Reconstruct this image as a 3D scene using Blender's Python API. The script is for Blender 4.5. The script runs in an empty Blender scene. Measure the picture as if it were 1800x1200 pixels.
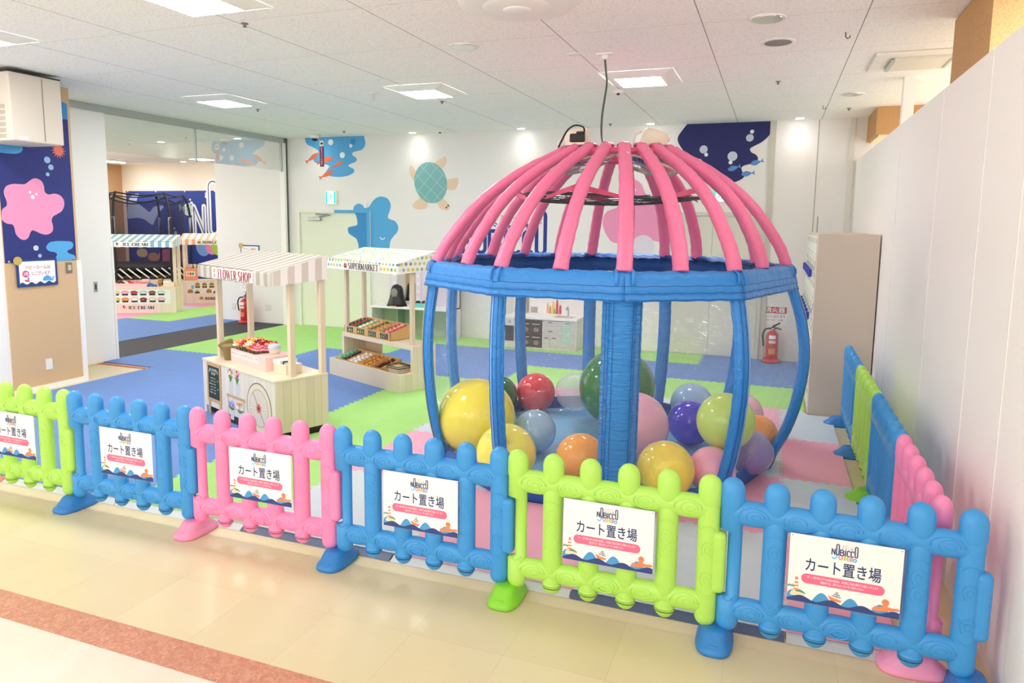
import bpy, bmesh, math, random
from mathutils import Vector, Matrix
random.seed(7)
SC = bpy.context.scene
COL = SC.collection
PI = math.pi

# ------------------------------------------------------------------ camera
cam_d = bpy.data.cameras.new('camera')
cam = bpy.data.objects.new('camera', cam_d)
COL.objects.link(cam)
YAW, PITCH, ROLL = -0.3564, -0.1218, 0.0127
_f = Vector((math.sin(YAW) * math.cos(PITCH), math.cos(YAW) * math.cos(PITCH), math.sin(PITCH)))
_r = Vector((math.cos(YAW), -math.sin(YAW), 0))
_u = _r.cross(_f)
_r2 = math.cos(ROLL) * _r + math.sin(ROLL) * _u
_u2 = -math.sin(ROLL) * _r + math.cos(ROLL) * _u
_m = Matrix((_r2, _u2, -_f)).transposed().to_4x4()
_m.translation = Vector((4.1576, -3.0978, 1.8636))
cam.matrix_world = _m
cam_d.sensor_width = 36.0
cam_d.lens = 1229.85 / 1800 * 36
cam_d.shift_y = -0.03185
cam_d.clip_end = 100
SC.camera = cam

# ------------------------------------------------------------------ world, exposure
W = bpy.data.worlds.new('world')
SC.world = W
W.use_nodes = True
W.node_tree.nodes['Background'].inputs[0].default_value = (1.0, 0.985, 0.96, 1)
W.node_tree.nodes['Background'].inputs[1].default_value = 1.3
SC.view_settings.view_transform = 'Standard'
SC.view_settings.look = 'None'
SC.view_settings.gamma = 1
SC.view_settings.use_curve_mapping = False
SC.view_settings.exposure = 0.9
SC.cycles.diffuse_bounces = 8
PANEL_EMIT = 34.0      # ceiling light panels
SPOT_WATT = 1.3       # small downlights by the back wall

# ------------------------------------------------------------------ materials
def lin(h):
    h = h.lstrip('#')
    out = []
    for i in (0, 2, 4):
        c = int(h[i:i + 2], 16) / 255
        out.append(c / 12.92 if c <= 0.04045 else ((c + 0.055) / 1.055) ** 2.4)
    return (*out, 1.0)

_MC = {}
def mat(hexc, rough=0.55, metal=0.0, coat=0.0, bump=None, mottle=None, emit=0.0, spec=0.5):
    """plain procedural surface; bump=(scale,strength), mottle=(scale,amount)"""
    key = (hexc, rough, metal, coat, bump, mottle, emit, spec)
    if key in _MC:
        return _MC[key]
    m = bpy.data.materials.new('mat_' + hexc.lstrip('#'))
    m.use_nodes = True
    nt = m.node_tree
    b = nt.nodes['Principled BSDF']
    b.inputs['Base Color'].default_value = lin(hexc)
    b.inputs['Roughness'].default_value = rough
    b.inputs['Metallic'].default_value = metal
    b.inputs['Coat Weight'].default_value = coat
    b.inputs['Specular IOR Level'].default_value = spec
    if emit:
        b.inputs['Emission Color'].default_value = lin(hexc)
        b.inputs['Emission Strength'].default_value = emit
    if bump or mottle:
        tc = nt.nodes.new('ShaderNodeTexCoord')
    if bump:
        n = nt.nodes.new('ShaderNodeTexNoise')
        n.inputs['Scale'].default_value = bump[0]
        n.inputs['Detail'].default_value = 4
        nt.links.new(tc.outputs['Object'], n.inputs['Vector'])
        bp = nt.nodes.new('ShaderNodeBump')
        bp.inputs['Strength'].default_value = bump[1]
        bp.inputs['Distance'].default_value = 0.02
        nt.links.new(n.outputs['Fac'], bp.inputs['Height'])
        nt.links.new(bp.outputs[0], b.inputs['Normal'])
    if mottle:
        n = nt.nodes.new('ShaderNodeTexNoise')
        n.inputs['Scale'].default_value = mottle[0]
        n.inputs['Detail'].default_value = 5
        nt.links.new(tc.outputs['Object'], n.inputs['Vector'])
        r = nt.nodes.new('ShaderNodeMapRange')
        r.inputs[1].default_value = 0.3
        r.inputs[2].default_value = 0.7
        r.inputs[3].default_value = 1 - mottle[1]
        r.inputs[4].default_value = 1.0
        nt.links.new(n.outputs['Fac'], r.inputs[0])
        mx = nt.nodes.new('ShaderNodeVectorMath')
        mx.operation = 'SCALE'
        mx.inputs[0].default_value = lin(hexc)[:3]
        nt.links.new(r.outputs[0], mx.inputs['Scale'])
        nt.links.new(mx.outputs[0], b.inputs['Base Color'])
    _MC[key] = m
    return m

def nodes(name):
    m = bpy.data.materials.new(name)
    m.use_nodes = True
    nt = m.node_tree
    b = nt.nodes['Principled BSDF']
    def N(t, **kw):
        n = nt.nodes.new('ShaderNode' + t)
        for k, v in kw.items():
            setattr(n, k, v)
        return n
    return m, nt, b, N

def plank_mat(name, base, line, pitch, axis='X', rough=0.6, streak=0.10, lw=0.02):
    """vertical painted planks with dark joints and faint grain (object space)"""
    m, nt, b, N = nodes(name)
    tc = N('TexCoord'); sp = N('SeparateXYZ')
    nt.links.new(tc.outputs['Object'], sp.inputs[0])
    ax = sp.outputs[axis]
    d = N('Math', operation='DIVIDE'); d.inputs[1].default_value = pitch
    nt.links.new(ax, d.inputs[0])
    fr = N('Math', operation='FRACT'); nt.links.new(d.outputs[0], fr.inputs[0])
    lt = N('Math', operation='LESS_THAN'); lt.inputs[1].default_value = lw / pitch if lw > 0.005 else lw
    lt.inputs[1].default_value = lw / pitch
    nt.links.new(fr.outputs[0], lt.inputs[0])
    mp = N('Mapping'); mp.inputs['Scale'].default_value = (60, 60, 3)
    nt.links.new(tc.outputs['Object'], mp.inputs[0])
    no = N('TexNoise'); no.inputs['Scale'].default_value = 1.0; no.inputs['Detail'].default_value = 3
    nt.links.new(mp.outputs[0], no.inputs['Vector'])
    fl = N('Math', operation='FLOOR'); nt.links.new(d.outputs[0], fl.inputs[0])
    wn = N('TexWhiteNoise', noise_dimensions='1D'); nt.links.new(fl.outputs[0], wn.inputs['W'])
    ad = N('Math', operation='ADD'); nt.links.new(no.outputs['Fac'], ad.inputs[0]); nt.links.new(wn.outputs['Value'], ad.inputs[1])
    mr = N('MapRange'); mr.inputs[1].default_value = 0.3; mr.inputs[2].default_value = 1.6
    mr.inputs[3].default_value = 1 - streak; mr.inputs[4].default_value = 1.0
    nt.links.new(ad.outputs[0], mr.inputs[0])
    sc = N('VectorMath', operation='SCALE'); sc.inputs[0].default_value = lin(base)[:3]
    nt.links.new(mr.outputs[0], sc.inputs['Scale'])
    mx = N('Mix', data_type='RGBA'); mx.inputs[7].default_value = lin(line)
    nt.links.new(lt.outputs[0], mx.inputs[0]); nt.links.new(sc.outputs[0], mx.inputs[6])
    nt.links.new(mx.outputs[2], b.inputs['Base Color'])
    b.inputs['Roughness'].default_value = rough
    return m

def stripe_mat(name, c1, c2, pitch, axis='X', off=0.0, duty=0.5):
    m, nt, b, N = nodes(name)
    tc = N('TexCoord'); sp = N('SeparateXYZ')
    nt.links.new(tc.outputs['Object'], sp.inputs[0])
    a = N('Math', operation='ADD'); a.inputs[1].default_value = off
    nt.links.new(sp.outputs[axis], a.inputs[0])
    d = N('Math', operation='DIVIDE'); d.inputs[1].default_value = pitch
    nt.links.new(a.outputs[0], d.inputs[0])
    fr = N('Math', operation='FRACT'); nt.links.new(d.outputs[0], fr.inputs[0])
    lt = N('Math', operation='LESS_THAN'); lt.inputs[1].default_value = duty
    nt.links.new(fr.outputs[0], lt.inputs[0])
    mx = N('Mix', data_type='RGBA'); mx.inputs[6].default_value = lin(c1); mx.inputs[7].default_value = lin(c2)
    nt.links.new(lt.outputs[0], mx.inputs[0])
    nt.links.new(mx.outputs[2], b.inputs['Base Color'])
    b.inputs['Roughness'].default_value = 0.8
    return m

def dots_mat(name, base, cols, pitch, plane='XY'):
    """staggered polka dots in object space"""
    m, nt, b, N = nodes(name)
    tc = N('TexCoord'); sp = N('SeparateXYZ')
    nt.links.new(tc.outputs['Object'], sp.inputs[0])
    def cell(s):
        d = N('Math', operation='DIVIDE'); d.inputs[1].default_value = pitch
        nt.links.new(s, d.inputs[0]); return d.outputs[0]
    u, v = cell(sp.outputs[plane[0]]), cell(sp.outputs[plane[1]])
    def flo(s):
        n = N('Math', operation='FLOOR'); nt.links.new(s, n.inputs[0]); return n.outputs[0]
    fv = flo(v)
    h = N('Math', operation='MULTIPLY_ADD'); h.inputs[1].default_value = 0.5
    nt.links.new(fv, h.inputs[0]); nt.links.new(u, h.inputs[2])
    u2 = h.outputs[0]
    fu = flo(u2)
    def loc(s, f):
        n = N('Math', operation='SUBTRACT'); nt.links.new(s, n.inputs[0]); nt.links.new(f, n.inputs[1])
        k = N('Math', operation='SUBTRACT'); k.inputs[1].default_value = 0.5; nt.links.new(n.outputs[0], k.inputs[0])
        return k.outputs[0]
    c = N('CombineXYZ'); nt.links.new(loc(u2, fu), c.inputs[0]); nt.links.new(loc(v, fv), c.inputs[1])
    L = N('VectorMath', operation='LENGTH'); nt.links.new(c.outputs[0], L.inputs[0])
    lt = N('Math', operation='LESS_THAN'); lt.inputs[1].default_value = 0.3
    nt.links.new(L.outputs['Value'], lt.inputs[0])
    c2 = N('CombineXYZ'); nt.links.new(fu, c2.inputs[0]); nt.links.new(fv, c2.inputs[1])
    wn = N('TexWhiteNoise', noise_dimensions='2D'); nt.links.new(c2.outputs[0], wn.inputs['Vector'])
    cr = N('ValToRGB'); cr.color_ramp.interpolation = 'CONSTANT'
    els = cr.color_ramp.elements
    els[0].color = lin(cols[0]); els[1].color = lin(cols[-1]); els[1].position = 1 - 1 / len(cols)
    for i, cc in enumerate(cols[1:-1], 1):
        e = els.new(i / len(cols)); e.color = lin(cc)
    nt.links.new(wn.outputs['Value'], cr.inputs[0])
    mx = N('Mix', data_type='RGBA'); mx.inputs[6].default_value = lin(base)
    nt.links.new(lt.outputs[0], mx.inputs[0]); nt.links.new(cr.outputs[0], mx.inputs[7])
    nt.links.new(mx.outputs[2], b.inputs['Base Color'])
    b.inputs['Roughness'].default_value = 0.8
    return m

def clear_mat(name, fac, tint=(1, 1, 1), rough=0.03, bump=None, haze=0.0, haze_col=(1, 1, 1), stretch=(1, 1, 1), dist=.03):
    """thin clear sheet: transparent with a share of mirror reflection and a little haze"""
    m = bpy.data.materials.new(name); m.use_nodes = True
    nt = m.node_tree; nt.nodes.clear()
    N = lambda t: nt.nodes.new('ShaderNode' + t)
    out = N('OutputMaterial'); tr = N('BsdfTransparent'); gl = N('BsdfGlossy'); mx = N('MixShader')
    tr.inputs[0].default_value = (*tint, 1)
    gl.inputs['Roughness'].default_value = rough
    lw = N('LayerWeight'); lw.inputs[0].default_value = 0.25
    mr = N('MapRange'); mr.inputs[3].default_value = fac; mr.inputs[4].default_value = min(1, fac * 3 + 0.14)
    nt.links.new(lw.outputs['Facing'], mr.inputs[0])
    mr.inputs[1].default_value = 0.3; mr.inputs[2].default_value = 1.0
    nt.links.new(mr.outputs[0], mx.inputs[0])
    last = tr.outputs[0]
    if haze:
        df = N('BsdfDiffuse'); df.inputs[0].default_value = (*haze_col, 1)
        m2 = N('MixShader'); m2.inputs[0].default_value = haze
        nt.links.new(tr.outputs[0], m2.inputs[1]); nt.links.new(df.outputs[0], m2.inputs[2])
        last = m2.outputs[0]
    nt.links.new(last, mx.inputs[1]); nt.links.new(gl.outputs[0], mx.inputs[2])
    nt.links.new(mx.outputs[0], out.inputs[0])
    if bump:
        tc = N('TexCoord'); no = N('TexNoise'); bp = N('Bump'); mp = N('Mapping')
        mp.inputs['Scale'].default_value = stretch
        no.inputs['Scale'].default_value = bump[0]; no.inputs['Detail'].default_value = 3
        no.inputs['Distortion'].default_value = 1.2
        bp.inputs['Strength'].default_value = bump[1]; bp.inputs['Distance'].default_value = dist
        nt.links.new(tc.outputs['Object'], mp.inputs[0]); nt.links.new(mp.outputs[0], no.inputs['Vector'])
        nt.links.new(no.outputs['Fac'], bp.inputs['Height']); nt.links.new(bp.outputs[0], gl.inputs['Normal'])
    return m

# ------------------------------------------------------------------ mesh builder
class G:
    def __init__(s):
        s.bm = bmesh.new(); s.mats = []; s.lay = 0
    def mi(s, m):
        if m not in s.mats: s.mats.append(m)
        return s.mats.index(m)
    def _fin(s, faces, m, smooth):
        i = s.mi(m)
        for f in faces:
            f.material_index = i; f.smooth = smooth
    def box(s, c, size, m, bev=0.0, rot=None, seg=2):
        x, y, z = size[0] / 2, size[1] / 2, size[2] / 2
        vs = [s.bm.verts.new((a * x, b * y, d * z)) for a in (-1, 1) for b in (-1, 1) for d in (-1, 1)]
        idx = [(0, 1, 3, 2), (4, 6, 7, 5), (0, 4, 5, 1), (2, 3, 7, 6), (0, 2, 6, 4), (1, 5, 7, 3)]
        fs = [s.bm.faces.new([vs[i] for i in q]) for q in idx]
        s._fin(fs, m, False)
        if bev > 0:
            ed = list({e for f in fs for e in f.edges})
            r = bmesh.ops.bevel(s.bm, geom=ed, offset=min(bev, min(size) * 0.49), segments=seg, affect='EDGES', profile=0.5)
            vs = list({v for f in r['faces'] for v in f.verts} | {v for v in vs if v.is_valid})
            s._fin([f for f in {f for v in vs for f in v.link_faces}], m, False)
        T = Matrix.Translation(Vector(c))
        if rot is not None: T = T @ rot.to_4x4()
        for v in vs: v.co = T @ v.co
        return s
    def box2(s, a, b, m, bev=0.0):
        c = [(a[i] + b[i]) / 2 for i in range(3)]
        return s.box(c, [abs(b[i] - a[i]) for i in range(3)], m, bev)
    def rings(s, rings, m, smooth=True, cap=True, closed=True, loop=False):
        vr = [[s.bm.verts.new(p) for p in r] for r in rings]
        fs = []
        n = len(vr[0]); K = len(vr)
        for k in range(K if loop else K - 1):
            a, b = vr[k], vr[(k + 1) % K]
            for i in range(n if closed else n - 1):
                j = (i + 1) % n
                fs.append(s.bm.faces.new((a[i], a[j], b[j], b[i])))
        s._fin(fs, m, smooth)
        if cap and closed and not loop:
            c = [s.bm.faces.new(list(reversed(vr[0]))), s.bm.faces.new(vr[-1])]
            s._fin(c, m, False)
        return s
    def tube(s, pts, rad, m, seg=10, up=(0, 0, 1), flat=1.0, cap=True, closed=False):
        P = [Vector(p) for p in pts]; n = len(P); rs = []
        upv = Vector(up); prev = None
        for i in range(n):
            if closed: t = P[(i + 1) % n] - P[i - 1]
            else: t = P[min(i + 1, n - 1)] - P[max(i - 1, 0)]
            t.normalize()
            a = prev if prev is not None else upv
            x = a - t * a.dot(t)
            if x.length < 1e-5:
                a = Vector((1, 0, 0)); x = a - t * a.dot(t)
            x.normalize(); prev = x
            y = t.cross(x)
            r = rad[i] if isinstance(rad, (list, tuple)) else rad
            rs.append([P[i] + x * (r * flat * math.cos(2 * PI * k / seg)) + y * (r * math.sin(2 * PI * k / seg)) for k in range(seg)])
        return s.rings(rs, m, True, cap, True, closed)
    def lathe(s, prof, c, m, seg=16, sx=1.0, sy=1.0, M=None, smooth=True):
        c = Vector(c); rs = []
        for r, z in prof:
            ring = []
            for k in range(seg):
                p = Vector((max(r, 1e-4) * sx * math.cos(2 * PI * k / seg), max(r, 1e-4) * sy * math.sin(2 * PI * k / seg), z))
                ring.append((M @ p if M else p) + c)
            rs.append(ring)
        return s.rings(rs, m, smooth)
    def ball(s, c, r, m, seg=16, scale=(1, 1, 1), M=None):
        n = max(6, seg // 2)
        prof = [(math.sin(PI * k / n), -math.cos(PI * k / n)) for k in range(n + 1)]
        c = Vector(c); rs = []
        for a, z in prof:
            ring = []
            for k in range(seg):
                p = Vector((max(a, 1e-3) * r * scale[0] * math.cos(2 * PI * k / seg), max(a, 1e-3) * r * scale[1] * math.sin(2 * PI * k / seg), z * r * scale[2]))
                ring.append((M @ p if M else p) + c)
            rs.append(ring)
        return s.rings(rs, m, True)
    def quad(s, pts, m, smooth=False):
        f = s.bm.faces.new([s.bm.verts.new(p) for p in pts]); s._fin([f], m, smooth); return s
    def poly(s, pts, F, m, th=0.002, z0=0.0):
        """flat outline extruded by th along the frame normal; F is a 4x4 frame"""
        area = sum(pts[i][0] * pts[(i + 1) % len(pts)][1] - pts[(i + 1) % len(pts)][0] * pts[i][1] for i in range(len(pts)))
        if area < 0: pts = list(reversed(pts))
        lo = [s.bm.verts.new(F @ Vector((p[0], p[1], z0))) for p in pts]
        hi = [s.bm.verts.new(F @ Vector((p[0], p[1], z0 + th))) for p in pts]
        n = len(pts); fs = [s.bm.faces.new(hi), s.bm.faces.new(list(reversed(lo)))]
        for i in range(n):
            fs.append(s.bm.faces.new((lo[i], lo[(i + 1) % n], hi[(i + 1) % n], hi[i])))
        s._fin(fs, m, False)
        return s
    def disc(s, c, r, F, m, th=0.002, z0=0.0, seg=20, sy=1.0):
        return s.poly([(c[0] + r * math.cos(2 * PI * k / seg), c[1] + r * sy * math.sin(2 * PI * k / seg)) for k in range(seg)], F, m, th, z0)
    def stroke(s, pts, w, F, m, th=0.0015, z0=0.0, cap=True, closed=False):
        """flat ribbon of width w along a 2-D polyline, round ends"""
        P = [Vector((p[0], p[1])) for p in pts]; n = len(P)
        L, R = [], []
        for i in range(n):
            if closed: t = P[(i + 1) % n] - P[i - 1]
            else: t = P[min(i + 1, n - 1)] - P[max(i - 1, 0)]
            if t.length < 1e-9: t = Vector((1, 0))
            t.normalize(); nn = Vector((-t[1], t[0])); k = 1.0
            if 0 < i < n - 1 or closed:
                a = (P[i] - P[i - 1]).normalized()
                k = 1 / max(0.5, abs(a.dot(t)))
            ww = (w[i] if isinstance(w, (list, tuple)) else w) / 2 * k
            L.append(P[i] + nn * ww); R.append(P[i] - nn * ww)
        s.lay = (s.lay + 1) % 10; th = th + s.lay * 6e-5
        i0 = s.mi(m); fs = []
        v = [(s.bm.verts.new(F @ Vector((a[0], a[1], z0 + th))), s.bm.verts.new(F @ Vector((b[0], b[1], z0 + th)))) for a, b in zip(L, R)]
        for i in range(n if closed else n - 1):
            j = (i + 1) % n
            fs.append(s.bm.faces.new((v[i][1], v[j][1], v[j][0], v[i][0])))
        s._fin(fs, m, False)
        if cap and not closed:
            for e in (0, n - 1):
                ww = (w[e] if isinstance(w, (list, tuple)) else w) / 2
                s._fin([s.bm.faces.new([s.bm.verts.new(F @ Vector((P[e][0] + ww * math.cos(2 * PI * k / 12), P[e][1] + ww * math.sin(2 * PI * k / 12), z0 + th * 0.98))) for k in range(12)])], m, False)
        return s
    def text(s, body, h, F, m, pos=(0, 0), align='CENTER', width=None, bold=0.0, z0=0.0015):
        """lettering laid in frame F: cap height h, optional total width"""
        me, dim = text_mesh(body, bold)
        k = h / 0.72
        kx = k if width is None else width / max(dim[1] - dim[0], 1e-4)
        cx = {'CENTER': (dim[0] + dim[1]) / 2, 'LEFT': dim[0], 'RIGHT': dim[1]}[align]
        i = s.mi(m); vs = [s.bm.verts.new(F @ Vector((pos[0] + (v.co.x - cx) * kx, pos[1] + v.co.y * k, z0))) for v in me.vertices]
        for p in me.polygons:
            try:
                f = s.bm.faces.new([vs[q] for q in p.vertices]); f.material_index = i
            except ValueError:
                pass
        return s
    def build(s, name, parent=None, label=None, cat=None, group=None, kind=None, loc=None):
        me = bpy.data.meshes.new(name)
        bmesh.ops.recalc_face_normals(s.bm, faces=[f for f in s.bm.faces if len(f.edges[0].link_faces) > 1])
        s.bm.to_mesh(me); s.bm.free()
        for m in s.mats: me.materials.append(m)
        o = bpy.data.objects.new(name, me); COL.objects.link(o)
        if parent: o.parent = parent
        if loc is not None: o.location = loc
        tag(o, label, cat, group, kind)
        return o

_TC = {}
def text_mesh(body, bold=0.0):
    k = (body, bold)
    if k not in _TC:
        c = bpy.data.curves.new('txt', 'FONT'); c.body = body; c.offset = bold; c.resolution_u = 3
        o = bpy.data.objects.new('txt', c); COL.objects.link(o)
        dg = bpy.context.evaluated_depsgraph_get()
        me = bpy.data.meshes.new_from_object(o.evaluated_get(dg))
        bpy.data.objects.remove(o); bpy.data.curves.remove(c)
        xs = [v.co.x for v in me.vertices] or [0, 1]
        _TC[k] = (me, (min(xs), max(xs)))
    return _TC[k]

def tag(o, label=None, cat=None, group=None, kind=None):
    if label: o['label'] = label
    if cat: o['category'] = cat
    if group: o['group'] = group
    if kind: o['kind'] = kind
    return o

def thing(name, label, cat, loc=(0, 0, 0), rz=0.0, group=None):
    o = bpy.data.objects.new(name, None); COL.objects.link(o)
    o.empty_display_size = 0.1
    o.location = loc; o.rotation_euler = (0, 0, rz)
    return tag(o, label, cat, group)

def dup(o, parent=None, loc=None, rz=None, label=None, group=None):
    c = o.copy(); COL.objects.link(c)
    if parent is not None: c.parent = parent
    if loc is not None: c.location = loc
    if rz is not None: c.rotation_euler = (0, 0, rz) if not isinstance(rz, tuple) else rz
    if label: c['label'] = label
    if group: c['group'] = group
    for ch in list(o.children): dup(ch, c)
    return c

def spline(pts, n=5, closed=True):
    out = []; N = len(pts)
    for i in range(N if closed else N - 1):
        g = (lambda j: pts[j % N]) if closed else (lambda j: pts[max(0, min(N - 1, j))])
        p0, p1, p2, p3 = g(i - 1), g(i), g(i + 1), g(i + 2)
        for k in range(n):
            t = k / n
            out.append(tuple(0.5 * (2 * b + (c - a) * t + (2 * a - 5 * b + 4 * c - d) * t * t + (3 * b - a - 3 * c + d) * t ** 3)
                             for a, b, c, d in zip(p0, p1, p2, p3)))
    if not closed: out.append(tuple(pts[-1]))
    return out

def frame(o, x, y):
    x = Vector(x).normalized(); y = Vector(y).normalized(); z = x.cross(y)
    M = Matrix((x, y, z)).transposed().to_4x4(); M.translation = Vector(o); return M
def arc(cx, cy, r, a0, a1, n=10, ry=None):
    ry = r if ry is None else ry
    return [(cx + r * math.cos(math.radians(a0 + (a1 - a0) * k / n)), cy + ry * math.sin(math.radians(a0 + (a1 - a0) * k / n))) for k in range(n + 1)]

# thick-and-thin serif capitals for the shop signs
def _c(cx, cy, rx, ry, a0, a1, n=12): return arc(cx, cy, rx, a0, a1, n, ry)
GLY = {
 'F': (.56, [[(.12, 0), (.12, 1)], [(.12, .97), (.56, .97)], [(.12, .52), (.44, .52)]], [(.12, 0), (.12, 1)], [(.56, .88, .97), (.44, .46, .58)]),
 'L': (.54, [[(.12, 0), (.12, 1)], [(.12, .03), (.54, .03)]], [(.12, 0), (.12, 1)], [(.54, .03, .14)]),
 'O': (.74, [_c(.37, .5, .29, .5, 90, 450, 24)], [], []),
 'W': (.98, [[(.04, 1), (.27, 0)], [(.27, 0), (.49, 1)], [(.46, 1), (.70, 0)], [(.70, 0), (.93, 1)]], [(.04, 1), (.47, 1), (.93, 1)], []),
 'E': (.56, [[(.12, 0), (.12, 1)], [(.12, .97), (.54, .97)], [(.12, .52), (.42, .52)], [(.12, .03), (.56, .03)]], [(.12, 0), (.12, 1)], [(.54, .88, .97), (.56, .03, .14)]),
 'R': (.64, [[(.12, 0), (.12, 1)], [(.12, .97), (.3, .97)] + _c(.3, .75, .22, .22, 90, -90, 10) + [(.12, .53)], [(.3, .53), (.6, 0)]], [(.12, 0), (.12, 1), (.62, 0)], []),
 'S': (.54, [_c(.27, .75, .17, .24, 40, 270, 10) + _c(.27, .25, .19, .25, 90, -140, 10)], [], []),
 'H': (.72, [[(.12, 0), (.12, 1)], [(.6, 0), (.6, 1)], [(.12, .52), (.6, .52)]], [(.12, 0), (.12, 1), (.6, 0), (.6, 1)], []),
 'P': (.6, [[(.12, 0), (.12, 1)], [(.12, .97), (.3, .97)] + _c(.3, .72, .22, .25, 90, -90, 10) + [(.12, .47)]], [(.12, 0), (.12, 1)], []),
 'U': (.7, [[(.12, 1), (.12, .3)] + _c(.34, .28, .22, .26, 180, 360, 10) + [(.58, 1)]], [(.12, 1), (.58, 1)], []),
 'M': (.86, [[(.12, 0), (.12, 1)], [(.12, 1), (.43, .1)], [(.43, .1), (.74, 1)], [(.74, 0), (.74, 1)]], [(.12, 0), (.74, 0), (.1, 1), (.76, 1)], []),
 'A': (.7, [[(.06, 0), (.34, 1)], [(.34, 1), (.64, 0)], [(.16, .34), (.54, .34)]], [(.06, 0), (.64, 0)], []),
 'K': (.66, [[(.12, 0), (.12, 1)], [(.58, 1), (.12, .42)], [(.25, .6), (.6, 0)]], [(.12, 0), (.12, 1), (.58, 1), (.6, 0)], []),
 'T': (.6, [[(.3, 0), (.3, 1)], [(.03, .97), (.57, .97)]], [(.3, 0)], [(.03, .86, .97), (.57, .86, .97)]),
 'I': (.26, [[(.13, 0), (.13, 1)]], [(.13, 0), (.13, 1)], []),
 'C': (.62, [_c(.35, .5, .27, .5, 50, 310, 18)], [], [(.54, .72, .93)]),
 'B': (.6, [[(.12, 0), (.12, 1)], [(.12, .97), (.28, .97)] + _c(.28, .76, .19, .21, 90, -90, 8) + [(.12, .54)], [(.28, .54)] + _c(.28, .28, .24, .26, 90, -90, 10) + [(.12, .03)]], [(.12, 0), (.12, 1)], []),
 'G': (.68, [_c(.35, .5, .27, .5, 50, 350, 18) + [(.58, .42)]], [], [(.54, .72, .93)]),
}
def serif(g, body, width, h, F, m, x0, y0, wt=0.17, z0=0.001):
    tot = sum(.34 if c == ' ' else GLY[c][0] + .10 for c in body) - .10
    kx = width / tot; x = x0
    def P(p): return (x + p[0] * kx, y0 + p[1] * h)
    for c in body:
        if c == ' ':
            x += .34 * kx; continue
        wd, st, sf, tk = GLY[c]
        for pl in st:
            if len(pl) == 2:
                d = Vector((pl[1][0] - pl[0][0], pl[1][1] - pl[0][1])).normalized()
                thin = abs(d[0]) > .9 or (c in 'WAMK' and d[0] * d[1] > 0.02)
                w = (.055 * h if thin else wt * kx)
                g.stroke([P(pl[0]), P(pl[1])], w, F, m, z0=z0, cap=False)
            else:
                ws = []
                for i in range(len(pl)):
                    a, b = pl[max(0, i - 1)], pl[min(len(pl) - 1, i + 1)]
                    d = Vector((b[0] - a[0], b[1] - a[1])); d = d.normalized() if d.length else Vector((1, 0))
                    ws.append(.045 * h + abs(d[1]) ** 1.5 * wt * kx * .95)
                g.stroke([P(p) for p in pl], ws, F, m, z0=z0, cap=False)
        for p in sf:
            g.stroke([P((p[0] - .12, abs(p[1] - .02))), P((p[0] + .12, abs(p[1] - .02)))], .05 * h, F, m, z0=z0, cap=False)
        for q in tk:
            g.stroke([P((q[0], q[1])), P((q[0], q[2]))], .05 * kx + .02 * h, F, m, z0=z0, cap=False)
        x += (wd + .10) * kx

# ------------------------------------------------------------------ the room
H = 3.27          # ceiling
YB = 7.15         # back wall face
WHITE = mat('#EDEAE6', 0.7, mottle=(3, 0.02))
WHITE2 = mat('#F8F5F0', 0.6)
GREENW = mat('#E6E8D4', 0.65)
METAL = mat('#B9BCB8', 0.4, metal=0.6)
DKGREY = mat('#5C5A55', 0.6)
NAVY = mat('#2C3479', 0.75, mottle=(60, 0.06))
NAVYD = mat('#272B66', 0.75)
SKY = mat('#58A9DE', 0.75)
SKYD = mat('#3F8FCB', 0.75)
PALEB = mat('#9CC6E6', 0.75)
PINKM = mat('#EE98BE', 0.75)
WHITEM = mat('#F4F4F2', 0.8)
ORANGE = mat('#E8785A', 0.75)
BLACK = mat('#1B1A1C', 0.6)

def tile_mat():
    m, nt, b, N = nodes('beige_floor_tile')
    tc = N('TexCoord')
    br = N('TexBrick'); br.offset = 0.0
    br.inputs['Color1'].default_value = lin('#D9CBA4'); br.inputs['Color2'].default_value = lin('#D3C49C')
    br.inputs['Mortar'].default_value = lin('#C3B48E')
    br.inputs['Scale'].default_value = 1.0; br.inputs['Mortar Size'].default_value = 0.0012
    br.inputs['Brick Width'].default_value = 0.45; br.inputs['Row Height'].default_value = 0.45
    nt.links.new(tc.outputs['Object'], br.inputs['Vector'])
    mp = N('Mapping'); mp.inputs['Scale'].default_value = (9, 60, 1); mp.inputs['Rotation'].default_value = (0, 0, 1.35)
    nt.links.new(tc.outputs['Object'], mp.inputs[0])
    no = N('TexNoise'); no.inputs['Scale'].default_value = 1.0; no.inputs['Detail'].default_value = 6
    nt.links.new(mp.outputs[0], no.inputs['Vector'])
    rp = N('MapRange'); rp.inputs[1].default_value = 0.60; rp.inputs[2].default_value = 0.72
    rp.inputs[3].default_value = 0.0; rp.inputs[4].default_value = 0.16
    nt.links.new(no.outputs['Fac'], rp.inputs[0])
    mx = N('Mix', data_type='RGBA'); mx.inputs[7].default_value = lin('#B7A683')
    nt.links.new(rp.outputs[0], mx.inputs[0]); nt.links.new(br.outputs[0], mx.inputs[6])
    n2 = N('TexNoise'); n2.inputs['Scale'].default_value = 1.3; n2.inputs['Detail'].default_value = 4
    nt.links.new(tc.outputs['Object'], n2.inputs['Vector'])
    r2 = N('MapRange'); r2.inputs[1].default_value = .35; r2.inputs[2].default_value = .7; r2.inputs[3].default_value = 0; r2.inputs[4].default_value = .35
    nt.links.new(n2.outputs['Fac'], r2.inputs[0])
    m2 = N('Mix', data_type='RGBA'); m2.inputs[7].default_value = lin('#DFD5B8')
    nt.links.new(r2.outputs[0], m2.inputs[0]); nt.links.new(mx.outputs[2], m2.inputs[6])
    nt.links.new(m2.outputs[2], b.inputs['Base Color'])
    b.inputs['Roughness'].default_value = 0.32; b.inputs['Specular IOR Level'].default_value = 0.35
    return m
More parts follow.
